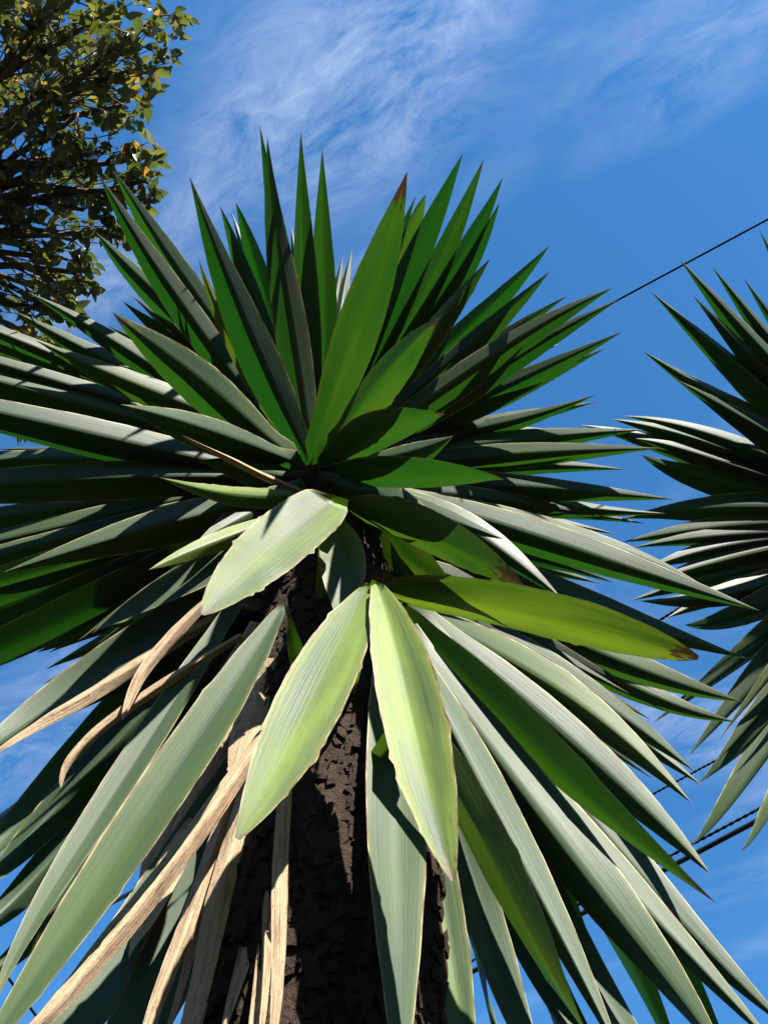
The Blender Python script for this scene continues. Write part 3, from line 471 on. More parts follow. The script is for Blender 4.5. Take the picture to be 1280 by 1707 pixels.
    ('g', (0.0, 0.921, 3.269), (0.2, 0.928, 3.283), (0.399, 0.936, 3.249), (0.0, 0.6, 0.81), 0.0462, 0.65, 0, 0, 0.025, 'n'),
    ('g', (0.0, 0.927, 3.237), (0.202, 0.941, 3.241), (0.403, 0.956, 3.195), (0.0, 0.6, 0.81), 0.0462, 0.65, 0, 0, 0.025, 'n'),
    ('g', (0.0, 0.933, 3.205), (0.203, 0.953, 3.198), (0.407, 0.974, 3.142), (0.0, 0.6, 0.81), 0.0462, 0.65, 0, 0, 0.025, 'n'),
    ('g', (0.0, 0.938, 3.174), (0.205, 0.964, 3.156), (0.409, 0.99, 3.089), (0.0, 0.6, 0.81), 0.0462, 0.65, 0, 0, 0.025, 'n'),
    ('g', (0.0, 0.943, 3.142), (0.206, 0.973, 3.115), (0.411, 1.004, 3.036), (0.0, 0.6, 0.81), 0.0462, 0.65, 0, 0, 0.025, 'n'),
    ('g', (0.0, 0.947, 3.11), (0.206, 0.982, 3.073), (0.413, 1.016, 2.983), (0.04, 0.5, 0.87), 0.0462, 0.8, 0, 0, 0.025, 'n'),
    ('g', (0.0, 0.95, 3.079), (0.207, 0.988, 3.032), (0.413, 1.027, 2.931), (0.04, 0.5, 0.87), 0.0462, 0.8, 0, 0, 0.025, 'n'),
    ('g', (0.0, 0.953, 3.047), (0.207, 0.994, 2.991), (0.414, 1.035, 2.88), (0.04, 0.5, 0.87), 0.0462, 0.8, 0, 0, 0.025, 'n'),
    ('g', (0.0, 0.955, 3.016), (0.207, 0.999, 2.95), (0.413, 1.042, 2.828), (0.04, 0.5, 0.87), 0.0462, 0.8, 0, 0, 0.025, 'n'),
    ('g', (0.0, 0.957, 2.985), (0.206, 1.002, 2.91), (0.412, 1.046, 2.778), (0.04, 0.5, 0.87), 0.0462, 0.8, 0, 0, 0.025, 'n'),
    ('g', (0.0, 0.958, 2.954), (0.205, 1.004, 2.87), (0.41, 1.049, 2.728), (0.04, 0.5, 0.87), 0.0462, 0.8, 0, 0, 0.025, 'n'),
    ('g', (0.0, 0.959, 2.923), (0.204, 1.005, 2.83), (0.408, 1.05, 2.679), (0.04, 0.5, 0.87), 0.0462, 0.8, 0, 0, 0.025, 'n'),
    ('g', (0.048, 1.005, 2.82), (0.204, 1.134, 2.405), (0.212, 1.113, 2.187), (0.2, -0.01, 0.99), 0.085, 0.3, 0, 0, 0.025, 'n'),
    ('g', (0.057, 0.998, 2.825), (0.25, 1.117, 2.425), (0.273, 1.121, 2.191), (0.2, -0.01, 0.99), 0.085, 0.3, 0, 0, 0.025, 'n'),
    ('g', (0.057, 0.99, 2.831), (0.299, 1.078, 2.465), (0.341, 1.125, 2.193), (0.2, -0.01, 0.99), 0.085, 0.3, 0, 0, 0.025, 'n'),
    ('g', (0.038, 1.02, 2.808), (0.149, 1.147, 2.387), (0.17, 1.101, 2.18), (0.2, -0.01, 0.99), 0.085, 0.3, 0, 0, 0.025, 'n'),
    ('g', (0.058, 0.975, 2.842), (0.355, 1.071, 2.493), (0.408, 1.163, 2.215), (0.2, -0.01, 0.99), 0.085, 0.3, 0, 0, 0.025, 'n'),
    ('g', (0.048, 1.027, 2.802), (0.113, 1.137, 2.383), (0.135, 1.079, 2.167), (0.2, -0.01, 0.99), 0.085, 0.3, 0, 0, 0.025, 'n'),
    ('d', (-0.14, 0.865, 2.642), (-0.127, 0.896, 2.235), (-0.111, 0.769, 2.004), (0.0, 0.6, 0.81), 0.0168, 1.29, 0.5, 0, 0.025, 'n'),
    ('d', (-0.146, 0.864, 2.642), (-0.139, 0.904, 2.245), (-0.139, 0.792, 2.017), (0.0, 0.6, 0.81), 0.0235, 1.29, 0.5, 0, 0.025, 'n'),
    ('d', (-0.133, 0.865, 2.643), (-0.123, 0.884, 2.22), (-0.093, 0.736, 1.984), (0.0, 0.6, 0.81), 0.0118, 1.29, 0.5, 0, 0.025, 'n'),
    ('d', (-0.156, 0.864, 2.641), (-0.169, 0.917, 2.261), (-0.171, 0.831, 2.04), (0.0, 0.6, 0.81), 0.0168, 1.29, 0.5, 0, 0.025, 'n'),
    ('d', (-0.164, 0.863, 2.64), (-0.154, 0.925, 2.271), (-0.159, 0.85, 2.052), (0.0, 0.6, 0.81), 0.0286, 1.29, 0.5, 0, 0.025, 'n'),
    ('d', (-0.152, 0.864, 2.641), (-0.202, 0.904, 2.246), (-0.189, 0.802, 2.023), (0.0, 0.6, 0.81), 0.0134, 1.29, 0.5, 0, 0.025, 'n'),
    ('g', (-0.088, 0.959, 3.439), (0.129, 1.071, 3.706), (0.346, 1.182, 3.893), (0.0, 0.6, 0.81), 0.0557, 0.93, 0, 0, 0.025, 'n'),
    ('g', (-0.089, 0.954, 3.441), (0.196, 1.039, 3.73), (0.482, 1.125, 3.927), (0.0, 0.6, 0.81), 0.0579, 0.93, 0, 0, 0.025, 'n'),
    ('g', (-0.091, 0.943, 3.447), (0.183, 0.977, 3.775), (0.457, 1.012, 4.008), (0.0, 0.6, 0.81), 0.046, 0.93, 0, 0, 0.025, 'n'),
    ('g', (-0.093, 0.937, 3.449), (0.179, 0.928, 3.767), (0.451, 0.918, 3.993), (0.0, 0.6, 0.81), 0.052, 0.93, 0, 0, 0.025, 'n'),
    ('g', (-0.096, 0.932, 3.452), (0.171, 0.884, 3.779), (0.437, 0.837, 4.013), (0.0, 0.6, 0.81), 0.0498, 0.93, 0, 0, 0.025, 'n'),
    ('g', (-0.098, 0.928, 3.454), (0.099, 0.908, 3.798), (0.296, 0.888, 4.057), (0.0, 0.6, 0.81), 0.0578, 0.93, 0, 0, 0.025, 'n'),
    ('g', (-0.106, 0.918, 3.458), (0.042, 0.872, 3.84), (0.189, 0.826, 4.133), (0.0, 0.6, 0.81), 0.0465, 0.93, 0, 0, 0.025, 'n'),
    ('g', (-0.111, 0.913, 3.46), (-0.003, 0.858, 3.805), (0.105, 0.803, 4.072), (0.0, 0.6, 0.81), 0.0448, 0.93, 0, 0, 0.025, 'n'),
    ('g', (-0.117, 0.909, 3.462), (-0.001, 0.758, 3.822), (0.116, 0.606, 4.093), (0.0, 0.6, 0.81), 0.0516, 0.93, 0, 0, 0.025, 'n'),
    ('g', (-0.12, 0.907, 3.462), (-0.039, 0.794, 3.838), (0.043, 0.681, 4.128), (0.0, 0.6, 0.81), 0.0453, 0.93, 0, 0, 0.025, 'n'),
    ('g', (-0.13, 0.904, 3.463), (-0.106, 0.803, 3.826), (-0.081, 0.701, 4.108), (0.0, 0.6, 0.81), 0.0445, 0.93, 0, 0, 0.025, 'n'),
    ('g', (-0.132, 0.904, 3.463), (-0.119, 0.81, 3.816), (-0.106, 0.715, 4.09), (0.0, 0.6, 0.81), 0.0577, 0.93, 0, 0, 0.025, 'n'),
    ('g', (-0.144, 0.903, 3.462), (-0.187, 0.774, 3.831), (-0.23, 0.644, 4.115), (0.0, 0.6, 0.81), 0.0538, 0.93, 0, 0, 0.025, 'n'),
    ('g', (-0.151, 0.904, 3.461), (-0.225, 0.803, 3.841), (-0.3, 0.701, 4.135), (0.0, 0.6, 0.81), 0.0497, 0.93, 0, 0, 0.025, 'n'),
    ('g', (-0.156, 0.906, 3.46), (-0.269, 0.758, 3.831), (-0.382, 0.61, 4.111), (0.0, 0.6, 0.81), 0.0541, 0.93, 0, 0, 0.025, 'n'),
    ('g', (-0.163, 0.909, 3.458), (-0.27, 0.853, 3.765), (-0.377, 0.796, 4.001), (0.0, 0.6, 0.81), 0.0459, 0.93, 0, 0, 0.025, 'n'),
    ('g', (-0.166, 0.912, 3.457), (-0.3, 0.841, 3.766), (-0.434, 0.771, 4.001), (0.0, 0.6, 0.81), 0.047, 0.93, 0, 0, 0.025, 'n'),
    ('g', (-0.173, 0.918, 3.453), (-0.395, 0.809, 3.782), (-0.617, 0.701, 4.021), (0.0, 0.6, 0.81), 0.0492, 0.93, 0, 0, 0.025, 'n'),
    ('g', (-0.177, 0.922, 3.451), (-0.412, 0.863, 3.791), (-0.646, 0.804, 4.039), (0.0, 0.6, 0.81), 0.0579, 0.93, 0, 0, 0.025, 'n'),
    ('g', (-0.181, 0.928, 3.447), (-0.434, 0.886, 3.745), (-0.686, 0.844, 3.956), (0.0, 0.6, 0.81), 0.0561, 0.93, 0, 0, 0.025, 'n'),
    ('g', (-0.184, 0.934, 3.444), (-0.473, 0.913, 3.737), (-0.761, 0.891, 3.939), (0.0, 0.6, 0.81), 0.0546, 0.93, 0, 0, 0.025, 'n'),
    ('g', (-0.187, 0.943, 3.439), (-0.431, 0.991, 3.712), (-0.676, 1.04, 3.903), (0.0, 0.6, 0.81), 0.0444, 0.93, 0, 0, 0.025, 'n'),
    ('g', (-0.188, 0.948, 3.437), (-0.462, 1.005, 3.697), (-0.735, 1.063, 3.872), (0.0, 0.6, 0.81), 0.0563, 0.93, 0, 0, 0.025, 'n'),
    ('g', (-0.189, 0.955, 3.433), (-0.471, 1.045, 3.676), (-0.752, 1.135, 3.834), (0.0, 0.6, 0.81), 0.0527, 0.93, 0, 0, 0.025, 'n'),
    ('g', (-0.045, 0.956, 3.191), (0.171, 0.981, 3.179), (0.388, 1.006, 3.114), (0.0, 0.6, 0.81), 0.0462, 0.74, 0, 0, 0.025, 'n'),
    ('g', (-0.045, 0.96, 3.154), (0.173, 0.986, 3.128), (0.39, 1.012, 3.049), (0.0, 0.6, 0.81), 0.0462, 0.74, 0, 0, 0.025, 'n'),
    ('g', (-0.044, 0.964, 3.117), (0.173, 0.996, 3.074), (0.39, 1.028, 2.975), (0.04, 0.5, 0.87), 0.0462, 0.92, 0, 0, 0.025, 'n'),
    ('g', (-0.043, 0.966, 3.08), (0.173, 1.001, 3.021), (0.39, 1.035, 2.906), (0.04, 0.5, 0.87), 0.0462, 0.92, 0, 0, 0.025, 'n'),
    ('g', (-0.042, 0.968, 3.043), (0.173, 1.008, 2.966), (0.388, 1.048, 2.831), (0.04, 0.5, 0.87), 0.0462, 0.92, 0, 0, 0.025, 'n'),
    ('g', (-0.042, 0.969, 3.007), (0.172, 1.002, 2.92), (0.386, 1.035, 2.775), (0.04, 0.5, 0.87), 0.0462, 0.92, 0, 0, 0.025, 'n'),
    ('g', (-0.041, 0.969, 2.97), (0.171, 1.009, 2.864), (0.382, 1.049, 2.696), (0.04, 0.5, 0.87), 0.0462, 0.92, 0, 0, 0.025, 'n'),
    ('g', (-0.04, 0.969, 2.934), (0.169, 1.009, 2.812), (0.377, 1.05, 2.626), (0.04, 0.5, 0.87), 0.0462, 0.92, 0, 0, 0.025, 'n'),
    ('g', (-0.039, 0.968, 2.898), (0.167, 0.997, 2.769), (0.374, 1.027, 2.578), (0.04, 0.5, 0.87), 0.0462, 0.92, 0, 0, 0.025, 'n'),
    ('g', (-0.173, 0.943, 3.441), (-0.449, 1.015, 3.808), (-0.724, 1.086, 4.073), (0.0, 0.6, 0.81), 0.0521, 0.74, 0, 0, 0.025, 'n'),
    ('g', (-0.173, 0.943, 3.441), (-0.405, 0.996, 3.742), (-0.637, 1.048, 3.958), (0.0, 0.6, 0.81), 0.0521, 0.74, 0, 0, 0.025, 'n'),
    ('g', (-0.172, 0.941, 3.442), (-0.363, 1.001, 3.745), (-0.555, 1.062, 3.969), (0.0, 0.6, 0.81), 0.0521, 0.74, 0, 0, 0.025, 'n'),
    ('g', (-0.169, 0.938, 3.444), (-0.358, 0.99, 3.805), (-0.547, 1.041, 4.078), (0.0, 0.6, 0.81), 0.0521, 0.74, 0, 0, 0.025, 'n'),
    ('g', (-0.168, 0.938, 3.444), (-0.337, 0.972, 3.756), (-0.506, 1.007, 3.991), (0.0, 0.6, 0.81), 0.0521, 0.74, 0, 0, 0.025, 'n'),
    ('g', (-0.165, 0.936, 3.445), (-0.344, 0.947, 3.809), (-0.524, 0.959, 4.084), (0.0, 0.6, 0.81), 0.0521, 0.74, 0, 0, 0.025, 'n'),
    ('g', (-0.163, 0.935, 3.446), (-0.316, 0.951, 3.805), (-0.468, 0.967, 4.079), (0.0, 0.6, 0.81), 0.0521, 0.74, 0, 0, 0.025, 'n'),
    ('g', (-0.159, 0.933, 3.447), (-0.285, 0.952, 3.838), (-0.41, 0.971, 4.14), (0.0, 0.6, 0.81), 0.0521, 0.74, 0, 0, 0.025, 'n'),
    ('g', (-0.158, 0.933, 3.447), (-0.273, 0.937, 3.797), (-0.387, 0.94, 4.067), (0.0, 0.6, 0.81), 0.0521, 0.74, 0, 0, 0.025, 'n'),
    ('g', (-0.156, 0.932, 3.448), (-0.28, 0.887, 3.821), (-0.403, 0.841, 4.108), (0.0, 0.6, 0.81), 0.0521, 0.74, 0, 0, 0.025, 'n'),
    ('g', (-0.153, 0.932, 3.448), (-0.223, 0.931, 3.773), (-0.293, 0.93, 4.027), (0.0, 0.6, 0.81), 0.0521, 0.74, 0, 0, 0.025, 'n'),
    ('g', (-0.15, 0.931, 3.448), (-0.213, 0.919, 3.844), (-0.276, 0.907, 4.153), (0.0, 0.6, 0.81), 0.0521, 0.74, 0, 0, 0.025, 'n'),
    ('g', (-0.145, 0.931, 3.449), (-0.162, 0.875, 3.823), (-0.179, 0.818, 4.115), (0.0, 0.6, 0.81), 0.0521, 0.74, 0, 0, 0.025, 'n'),
    ('g', (-0.143, 0.931, 3.449), (-0.143, 0.869, 3.81), (-0.144, 0.807, 4.091), (0.0, 0.6, 0.81), 0.0521, 0.74, 0, 0, 0.025, 'n'),
    ('g', (-0.139, 0.932, 3.449), (-0.117, 0.929, 3.868), (-0.095, 0.926, 4.198), (0.0, 0.6, 0.81), 0.0521, 0.74, 0, 0, 0.025, 'n'),
    ('g', (-0.138, 0.932, 3.449), (-0.101, 0.906, 3.845), (-0.064, 0.88, 4.156), (0.0, 0.6, 0.81), 0.0521, 0.74, 0, 0, 0.025, 'n'),
    ('g', (-0.136, 0.932, 3.449), (-0.077, 0.911, 3.881), (-0.018, 0.89, 4.22), (0.0, 0.6, 0.81), 0.0521, 0.74, 0, 0, 0.025, 'n'),
    ('g', (-0.132, 0.934, 3.449), (-0.052, 0.949, 3.882), (0.028, 0.965, 4.22), (0.0, 0.6, 0.81), 0.0521, 0.74, 0, 0, 0.025, 'n'),
    ('g', (-0.13, 0.935, 3.448), (-0.01, 0.909, 3.835), (0.111, 0.884, 4.134), (0.0, 0.6, 0.81), 0.0521, 0.74, 0, 0, 0.025, 'n'),
    ('g', (-0.127, 0.936, 3.448), (-0.013, 0.936, 3.782), (0.101, 0.937, 4.04), (0.0, 0.6, 0.81), 0.0521, 0.74, 0, 0, 0.025, 'n'),
    ('g', (-0.125, 0.937, 3.448), (-0.003, 0.952, 3.775), (0.12, 0.968, 4.028), (0.0, 0.6, 0.81), 0.0521, 0.74, 0, 0, 0.025, 'n'),
    ('g', (-0.122, 0.939, 3.447), (0.034, 0.955, 3.769), (0.19, 0.971, 4.014), (0.0, 0.6, 0.81), 0.0521, 0.74, 0, 0, 0.025, 'n'),
    ('g', (-0.121, 0.94, 3.446), (0.078, 0.945, 3.785), (0.278, 0.95, 4.037), (0.0, 0.6, 0.81), 0.0521, 0.74, 0, 0, 0.025, 'n'),
    ('g', (-0.119, 0.942, 3.446), (0.103, 0.962, 3.773), (0.325, 0.983, 4.014), (0.0, 0.6, 0.81), 0.0521, 0.74, 0, 0, 0.025, 'n'),
    ('g', (-0.117, 0.944, 3.445), (0.106, 0.982, 3.753), (0.33, 1.02, 3.978), (0.0, 0.6, 0.81), 0.0521, 0.74, 0, 0, 0.025, 'n'),
    ('g', (-0.117, 0.945, 3.444), (0.134, 1.014, 3.816), (0.385, 1.083, 4.089), (0.0, 0.6, 0.81), 0.0521, 0.74, 0, 0, 0.025, 'n'),
]
LEAVES_SECOND = [
    ('g', (1.083, 1.012, 3.374), (0.93, 0.774, 3.548), (0.776, 0.535, 3.648), (0.0, 0.6, 0.81), 0.0546, 0.93, 0, 0, 0.025, 'n'),
    ('g', (1.083, 1.017, 3.371), (0.912, 0.815, 3.512), (0.741, 0.613, 3.584), (0.0, 0.6, 0.81), 0.0546, 0.93, 0, 0, 0.025, 'n'),
    ('g', (1.073, 1.02, 3.375), (0.884, 0.816, 3.553), (0.694, 0.613, 3.655), (0.0, 0.6, 0.81), 0.063, 0.93, 0, 0, 0.025, 'n'),
    ('g', (1.073, 1.025, 3.372), (0.84, 0.804, 3.529), (0.607, 0.583, 3.604), (0.0, 0.6, 0.81), 0.0714, 1.11, 0, 0, 0.025, 'n'),
    ('g', (1.068, 1.026, 3.374), (0.849, 0.836, 3.502), (0.629, 0.646, 3.557), (0.0, 0.6, 0.81), 0.063, 0.93, 0, 0, 0.025, 'n'),
    ('g', (1.063, 1.03, 3.375), (0.801, 0.83, 3.496), (0.538, 0.629, 3.534), (0.0, 0.6, 0.81), 0.0714, 1.11, 0, 0, 0.025, 'n'),
    ('g', (1.083, 1.012, 3.374), (0.915, 0.847, 3.526), (0.748, 0.682, 3.615), (0.0, 0.6, 0.81), 0.0546, 0.93, 0, 0, 0.025, 'n'),
    ('g', (1.063, 1.039, 3.37), (0.793, 0.883, 3.459), (0.522, 0.727, 3.472), (0.0, 0.6, 0.81), 0.0714, 1.11, 0, 0, 0.025, 'n'),
    ('g', (1.063, 1.044, 3.367), (0.823, 0.908, 3.424), (0.582, 0.771, 3.415), (0.0, 0.6, 0.81), 0.0672, 1.11, 0, 0, 0.025, 'n'),
    ('g', (1.063, 1.047, 3.365), (0.906, 0.972, 3.471), (0.748, 0.897, 3.531), (0.0, 0.6, 0.81), 0.0504, 0.93, 0, 0, 0.025, 'n'),
    ('g', (1.063, 1.052, 3.363), (0.723, 0.914, 3.513), (0.517, 0.91, 3.542), (0.0, 0.6, 0.81), 0.0504, 1.11, 0, 0, 0.025, 'n'),
    ('g', (1.063, 1.054, 3.361), (0.657, 0.937, 3.508), (0.49, 0.903, 3.518), (0.0, 0.6, 0.81), 0.0546, 1.11, 0, 0, 0.025, 'n'),
    ('g', (1.063, 1.056, 3.36), (0.639, 0.959, 3.486), (0.419, 0.914, 3.507), (0.0, 0.6, 0.81), 0.0588, 1.11, 0, 0, 0.025, 'n'),
    ('g', (1.063, 1.06, 3.358), (0.702, 0.959, 3.473), (0.531, 0.934, 3.47), (0.0, 0.6, 0.81), 0.063, 1.11, 0, 0, 0.025, 'n'),
    ('g', (1.063, 1.062, 3.356), (0.671, 1.013, 3.447), (0.538, 0.95, 3.437), (0.0, 0.6, 0.81), 0.0714, 0.74, 0, 0, 0.025, 'n'),
    ('g', (1.063, 1.06, 3.358), (0.84, 1.007, 3.448), (0.616, 0.954, 3.481), (0.0, 0.6, 0.81), 0.0504, 0.93, 0, 0, 0.025, 'n'),
    ('g', (1.063, 1.069, 3.353), (0.749, 1.017, 3.394), (0.496, 1.06, 3.354), (0.0, 0.6, 0.81), 0.0798, 0.56, 0, 0, 0.025, 'n'),
    ('g', (1.063, 1.071, 3.351), (0.743, 1.054, 3.357), (0.489, 1.085, 3.305), (0.0, 0.6, 0.81), 0.0672, 0.74, 0, 0, 0.025, 'n'),
    ('g', (1.063, 1.075, 3.349), (0.73, 1.075, 3.338), (0.501, 1.084, 3.277), (0.0, 0.6, 0.81), 0.0504, 0.93, 0, 0, 0.025, 'n'),
    ('g', (1.063, 1.08, 3.346), (0.716, 1.084, 3.328), (0.516, 1.108, 3.233), (0.0, 0.6, 0.81), 0.0588, 1.02, 0, 0, 0.025, 'n'),
    ('g', (1.063, 1.082, 3.345), (0.751, 1.1, 3.304), (0.533, 1.122, 3.219), (0.0, 0.6, 0.81), 0.0714, 0.93, 0, 0, 0.025, 'n'),
    ('g', (1.063, 1.086, 3.342), (0.696, 1.154, 3.27), (0.486, 1.143, 3.181), (0.0, 0.6, 0.81), 0.0504, 0.93, 0, 0, 0.025, 'n'),
    ('g', (1.063, 1.09, 3.34), (0.72, 1.173, 3.217), (0.49, 1.115, 3.136), (0.0, 0.6, 0.81), 0.0588, 0.93, 0, 0, 0.025, 'n'),
    ('g', (1.063, 1.093, 3.338), (0.73, 1.153, 3.261), (0.551, 1.161, 3.147), (0.0, 0.6, 0.81), 0.0588, 0.93, 0, 0.2, 0.025, 'n'),
    ('g', (1.063, 1.093, 3.338), (0.719, 1.22, 3.177), (0.563, 1.127, 3.077), (-0.05, 0.28, 0.99), 0.0714, 0.74, 0, 0, 0.025, 'n'),
    ('g', (1.063, 1.099, 3.335), (0.777, 1.197, 3.145), (0.587, 1.173, 2.993), (-0.05, 0.28, 0.99), 0.0588, 0.93, 0, 0, 0.025, 'n'),
    ('g', (1.063, 1.099, 3.335), (0.775, 1.191, 3.137), (0.492, 1.261, 2.954), (-0.05, 0.28, 0.99), 0.0588, 0.93, 0, 0, 0.025, 'n'),
    ('g', (1.068, 1.102, 3.33), (0.749, 1.232, 3.086), (0.536, 1.259, 2.868), (-0.05, 0.28, 0.99), 0.0714, 0.93, 0, 0, 0.025, 'n'),
    ('g', (1.073, 1.101, 3.328), (0.834, 1.17, 3.149), (0.595, 1.239, 2.891), (-0.05, 0.28, 0.99), 0.0504, 0.93, 0, 0.2, 0.025, 'n'),
    ('g', (1.073, 1.105, 3.325), (0.715, 1.341, 2.97), (0.533, 1.249, 2.791), (-0.05, 0.28, 0.99), 0.0756, 0.93, 0, 0, 0.025, 'n'),
    ('g', (1.073, 1.105, 3.325), (0.711, 1.31, 3.011), (0.561, 1.227, 2.816), (-0.05, 0.28, 0.99), 0.0504, 0.93, 0, 0, 0.025, 'n'),
    ('g', (1.082, 1.119, 3.31), (0.64, 1.403, 2.855), (0.478, 1.232, 2.651), (-0.05, 0.28, 0.99), 0.0672, 0.93, 0, 0, 0.025, 'n'),
    ('g', (1.082, 1.119, 3.31), (0.673, 1.433, 2.8), (0.541, 1.209, 2.616), (-0.05, 0.28, 0.99), 0.0504, 0.93, 0, 0.2, 0.025, 'n'),
    ('g', (1.073, 1.101, 3.328), (0.865, 1.145, 3.172), (0.658, 1.189, 2.949), (-0.05, 0.28, 0.99), 0.042, 0.93, 0, 0.3, 0.025, 'n'),
    ('g', (1.122, 1.045, 3.331), (1.11, 1.12, 3.058), (1.098, 1.196, 2.708), (-0.05, 0.28, 0.99), 0.0588, 0.83, 0, 0, 0.025, 'n'),
    ('g', (1.122, 1.045, 3.331), (1.278, 0.981, 3.229), (1.434, 0.917, 3.075), (0.0, 0.6, 0.81), 0.0588, 0.83, 0, 0, 0.025, 'n'),
    ('g', (1.122, 1.045, 3.331), (1.254, 0.825, 3.549), (1.386, 0.606, 3.692), (0.0, 0.6, 0.81), 0.0588, 0.83, 0, 0, 0.025, 'n'),
    ('g', (1.122, 1.045, 3.331), (1.292, 0.948, 3.304), (1.463, 0.852, 3.227), (0.0, 0.6, 0.81), 0.0588, 0.83, 0, 0, 0.025, 'n'),
    ('g', (1.122, 1.045, 3.331), (1.157, 0.766, 3.645), (1.192, 0.487, 3.866), (0.0, 0.6, 0.81), 0.0588, 0.83, 0, 0, 0.025, 'n'),
    ('g', (1.122, 1.045, 3.331), (1.224, 1.03, 3.156), (1.326, 1.014, 2.927), (-0.05, 0.28, 0.99), 0.0588, 0.83, 0, 0, 0.025, 'n'),
    ('g', (1.122, 1.045, 3.331), (1.329, 0.931, 3.268), (1.536, 0.818, 3.143), (0.0, 0.6, 0.81), 0.0588, 0.83, 0, 0, 0.025, 'n'),
    ('g', (1.122, 1.045, 3.331), (1.115, 1.119, 3.058), (1.109, 1.193, 2.707), (-0.05, 0.28, 0.99), 0.0588, 0.83, 0, 0, 0.025, 'n'),
    ('g', (1.122, 1.045, 3.331), (1.319, 0.912, 3.334), (1.516, 0.78, 3.279), (0.0, 0.6, 0.81), 0.0588, 0.83, 0, 0, 0.025, 'n'),
    ('g', (1.122, 1.045, 3.331), (1.207, 1.036, 3.152), (1.292, 1.027, 2.918), (-0.05, 0.28, 0.99), 0.0588, 0.83, 0, 0, 0.025, 'n'),
    ('g', (1.122, 1.045, 3.331), (1.264, 0.996, 3.205), (1.406, 0.947, 3.028), (0.0, 0.6, 0.81), 0.0588, 0.83, 0, 0, 0.025, 'n'),
    ('g', (1.122, 1.045, 3.331), (1.111, 1.089, 3.092), (1.1, 1.134, 2.788), (-0.05, 0.28, 0.99), 0.0588, 0.83, 0, 0, 0.025, 'n'),
    ('g', (1.122, 1.045, 3.331), (1.205, 1.066, 3.097), (1.287, 1.087, 2.796), (-0.05, 0.28, 0.99), 0.0588, 0.83, 0, 0, 0.025, 'n'),
    ('g', (1.122, 1.045, 3.331), (1.266, 0.814, 3.353), (1.411, 0.583, 3.309), (0.0, 0.6, 0.81), 0.0588, 0.83, 0, 0, 0.025, 'n'),
    ('g', (1.122, 1.045, 3.331), (1.113, 1.086, 3.096), (1.105, 1.127, 2.795), (-0.05, 0.28, 0.99), 0.0588, 0.83, 0, 0, 0.025, 'n'),
    ('g', (1.122, 1.045, 3.331), (1.191, 1.044, 3.141), (1.26, 1.044, 2.897), (-0.05, 0.28, 0.99), 0.0588, 0.83, 0, 0, 0.025, 'n'),
    ('g', (1.122, 1.045, 3.331), (1.288, 0.974, 3.232), (1.454, 0.904, 3.079), (0.0, 0.6, 0.81), 0.0588, 0.83, 0, 0, 0.025, 'n'),
    ('g', (1.122, 1.045, 3.331), (1.244, 0.838, 3.369), (1.367, 0.632, 3.348), (0.0, 0.6, 0.81), 0.0588, 0.83, 0, 0, 0.025, 'n'),
    ('g', (1.122, 1.045, 3.331), (1.153, 1.078, 3.097), (1.185, 1.11, 2.799), (-0.05, 0.28, 0.99), 0.0588, 0.83, 0, 0, 0.025, 'n'),
    ('g', (1.122, 1.045, 3.331), (1.242, 0.8, 3.408), (1.363, 0.556, 3.418), (0.0, 0.6, 0.81), 0.0588, 0.83, 0, 0, 0.025, 'n'),
    ('g', (1.122, 1.045, 3.331), (1.322, 0.934, 3.274), (1.522, 0.824, 3.158), (0.0, 0.6, 0.81), 0.0588, 0.83, 0, 0, 0.025, 'n'),
    ('g', (1.122, 1.045, 3.331), (1.249, 0.848, 3.347), (1.375, 0.651, 3.306), (0.0, 0.6, 0.81), 0.0588, 0.83, 0, 0, 0.025, 'n'),
    ('g', (1.122, 1.045, 3.331), (1.162, 1.08, 3.091), (1.202, 1.115, 2.785), (-0.05, 0.28, 0.99), 0.0588, 0.83, 0, 0, 0.025, 'n'),
    ('g', (1.122, 1.045, 3.331), (1.278, 0.979, 3.236), (1.435, 0.913, 3.09), (0.0, 0.6, 0.81), 0.0588, 0.83, 0, 0, 0.025, 'n'),
    ('g', (1.122, 1.045, 3.331), (1.121, 0.778, 3.659), (1.121, 0.51, 3.893), (0.0, 0.6, 0.81), 0.0588, 0.83, 0, 0, 0.025, 'n'),
    ('g', (1.122, 1.045, 3.331), (1.277, 0.796, 3.537), (1.433, 0.546, 3.661), (0.0, 0.6, 0.81), 0.0588, 0.83, 0, 0, 0.025, 'n'),
    ('g', (1.122, 1.045, 3.331), (1.337, 0.899, 3.319), (1.553, 0.754, 3.244), (0.0, 0.6, 0.81), 0.0588, 0.83, 0, 0, 0.025, 'n'),
    ('g', (1.122, 1.045, 3.331), (1.333, 0.915, 3.295), (1.545, 0.786, 3.197), (0.0, 0.6, 0.81), 0.0588, 0.83, 0, 0, 0.025, 'n'),
    ('g', (1.122, 1.045, 3.331), (1.256, 1.003, 3.195), (1.389, 0.962, 3.008), (0.0, 0.6, 0.81), 0.0588, 0.83, 0, 0, 0.025, 'n'),
    ('g', (1.122, 1.045, 3.331), (1.197, 1.064, 3.104), (1.273, 1.083, 2.811), (-0.05, 0.28, 0.99), 0.0588, 0.83, 0, 0, 0.025, 'n'),
    ('g', (1.122, 1.045, 3.331), (1.218, 1.042, 3.134), (1.315, 1.038, 2.878), (-0.05, 0.28, 0.99), 0.0588, 0.83, 0, 0, 0.025, 'n'),
    ('g', (1.122, 1.045, 3.331), (1.257, 0.826, 3.357), (1.393, 0.607, 3.32), (0.0, 0.6, 0.81), 0.0588, 0.83, 0, 0, 0.025, 'n'),
    ('g', (1.122, 1.045, 3.331), (1.214, 0.791, 3.6), (1.306, 0.538, 3.784), (0.0, 0.6, 0.81), 0.0588, 0.83, 0, 0, 0.025, 'n'),
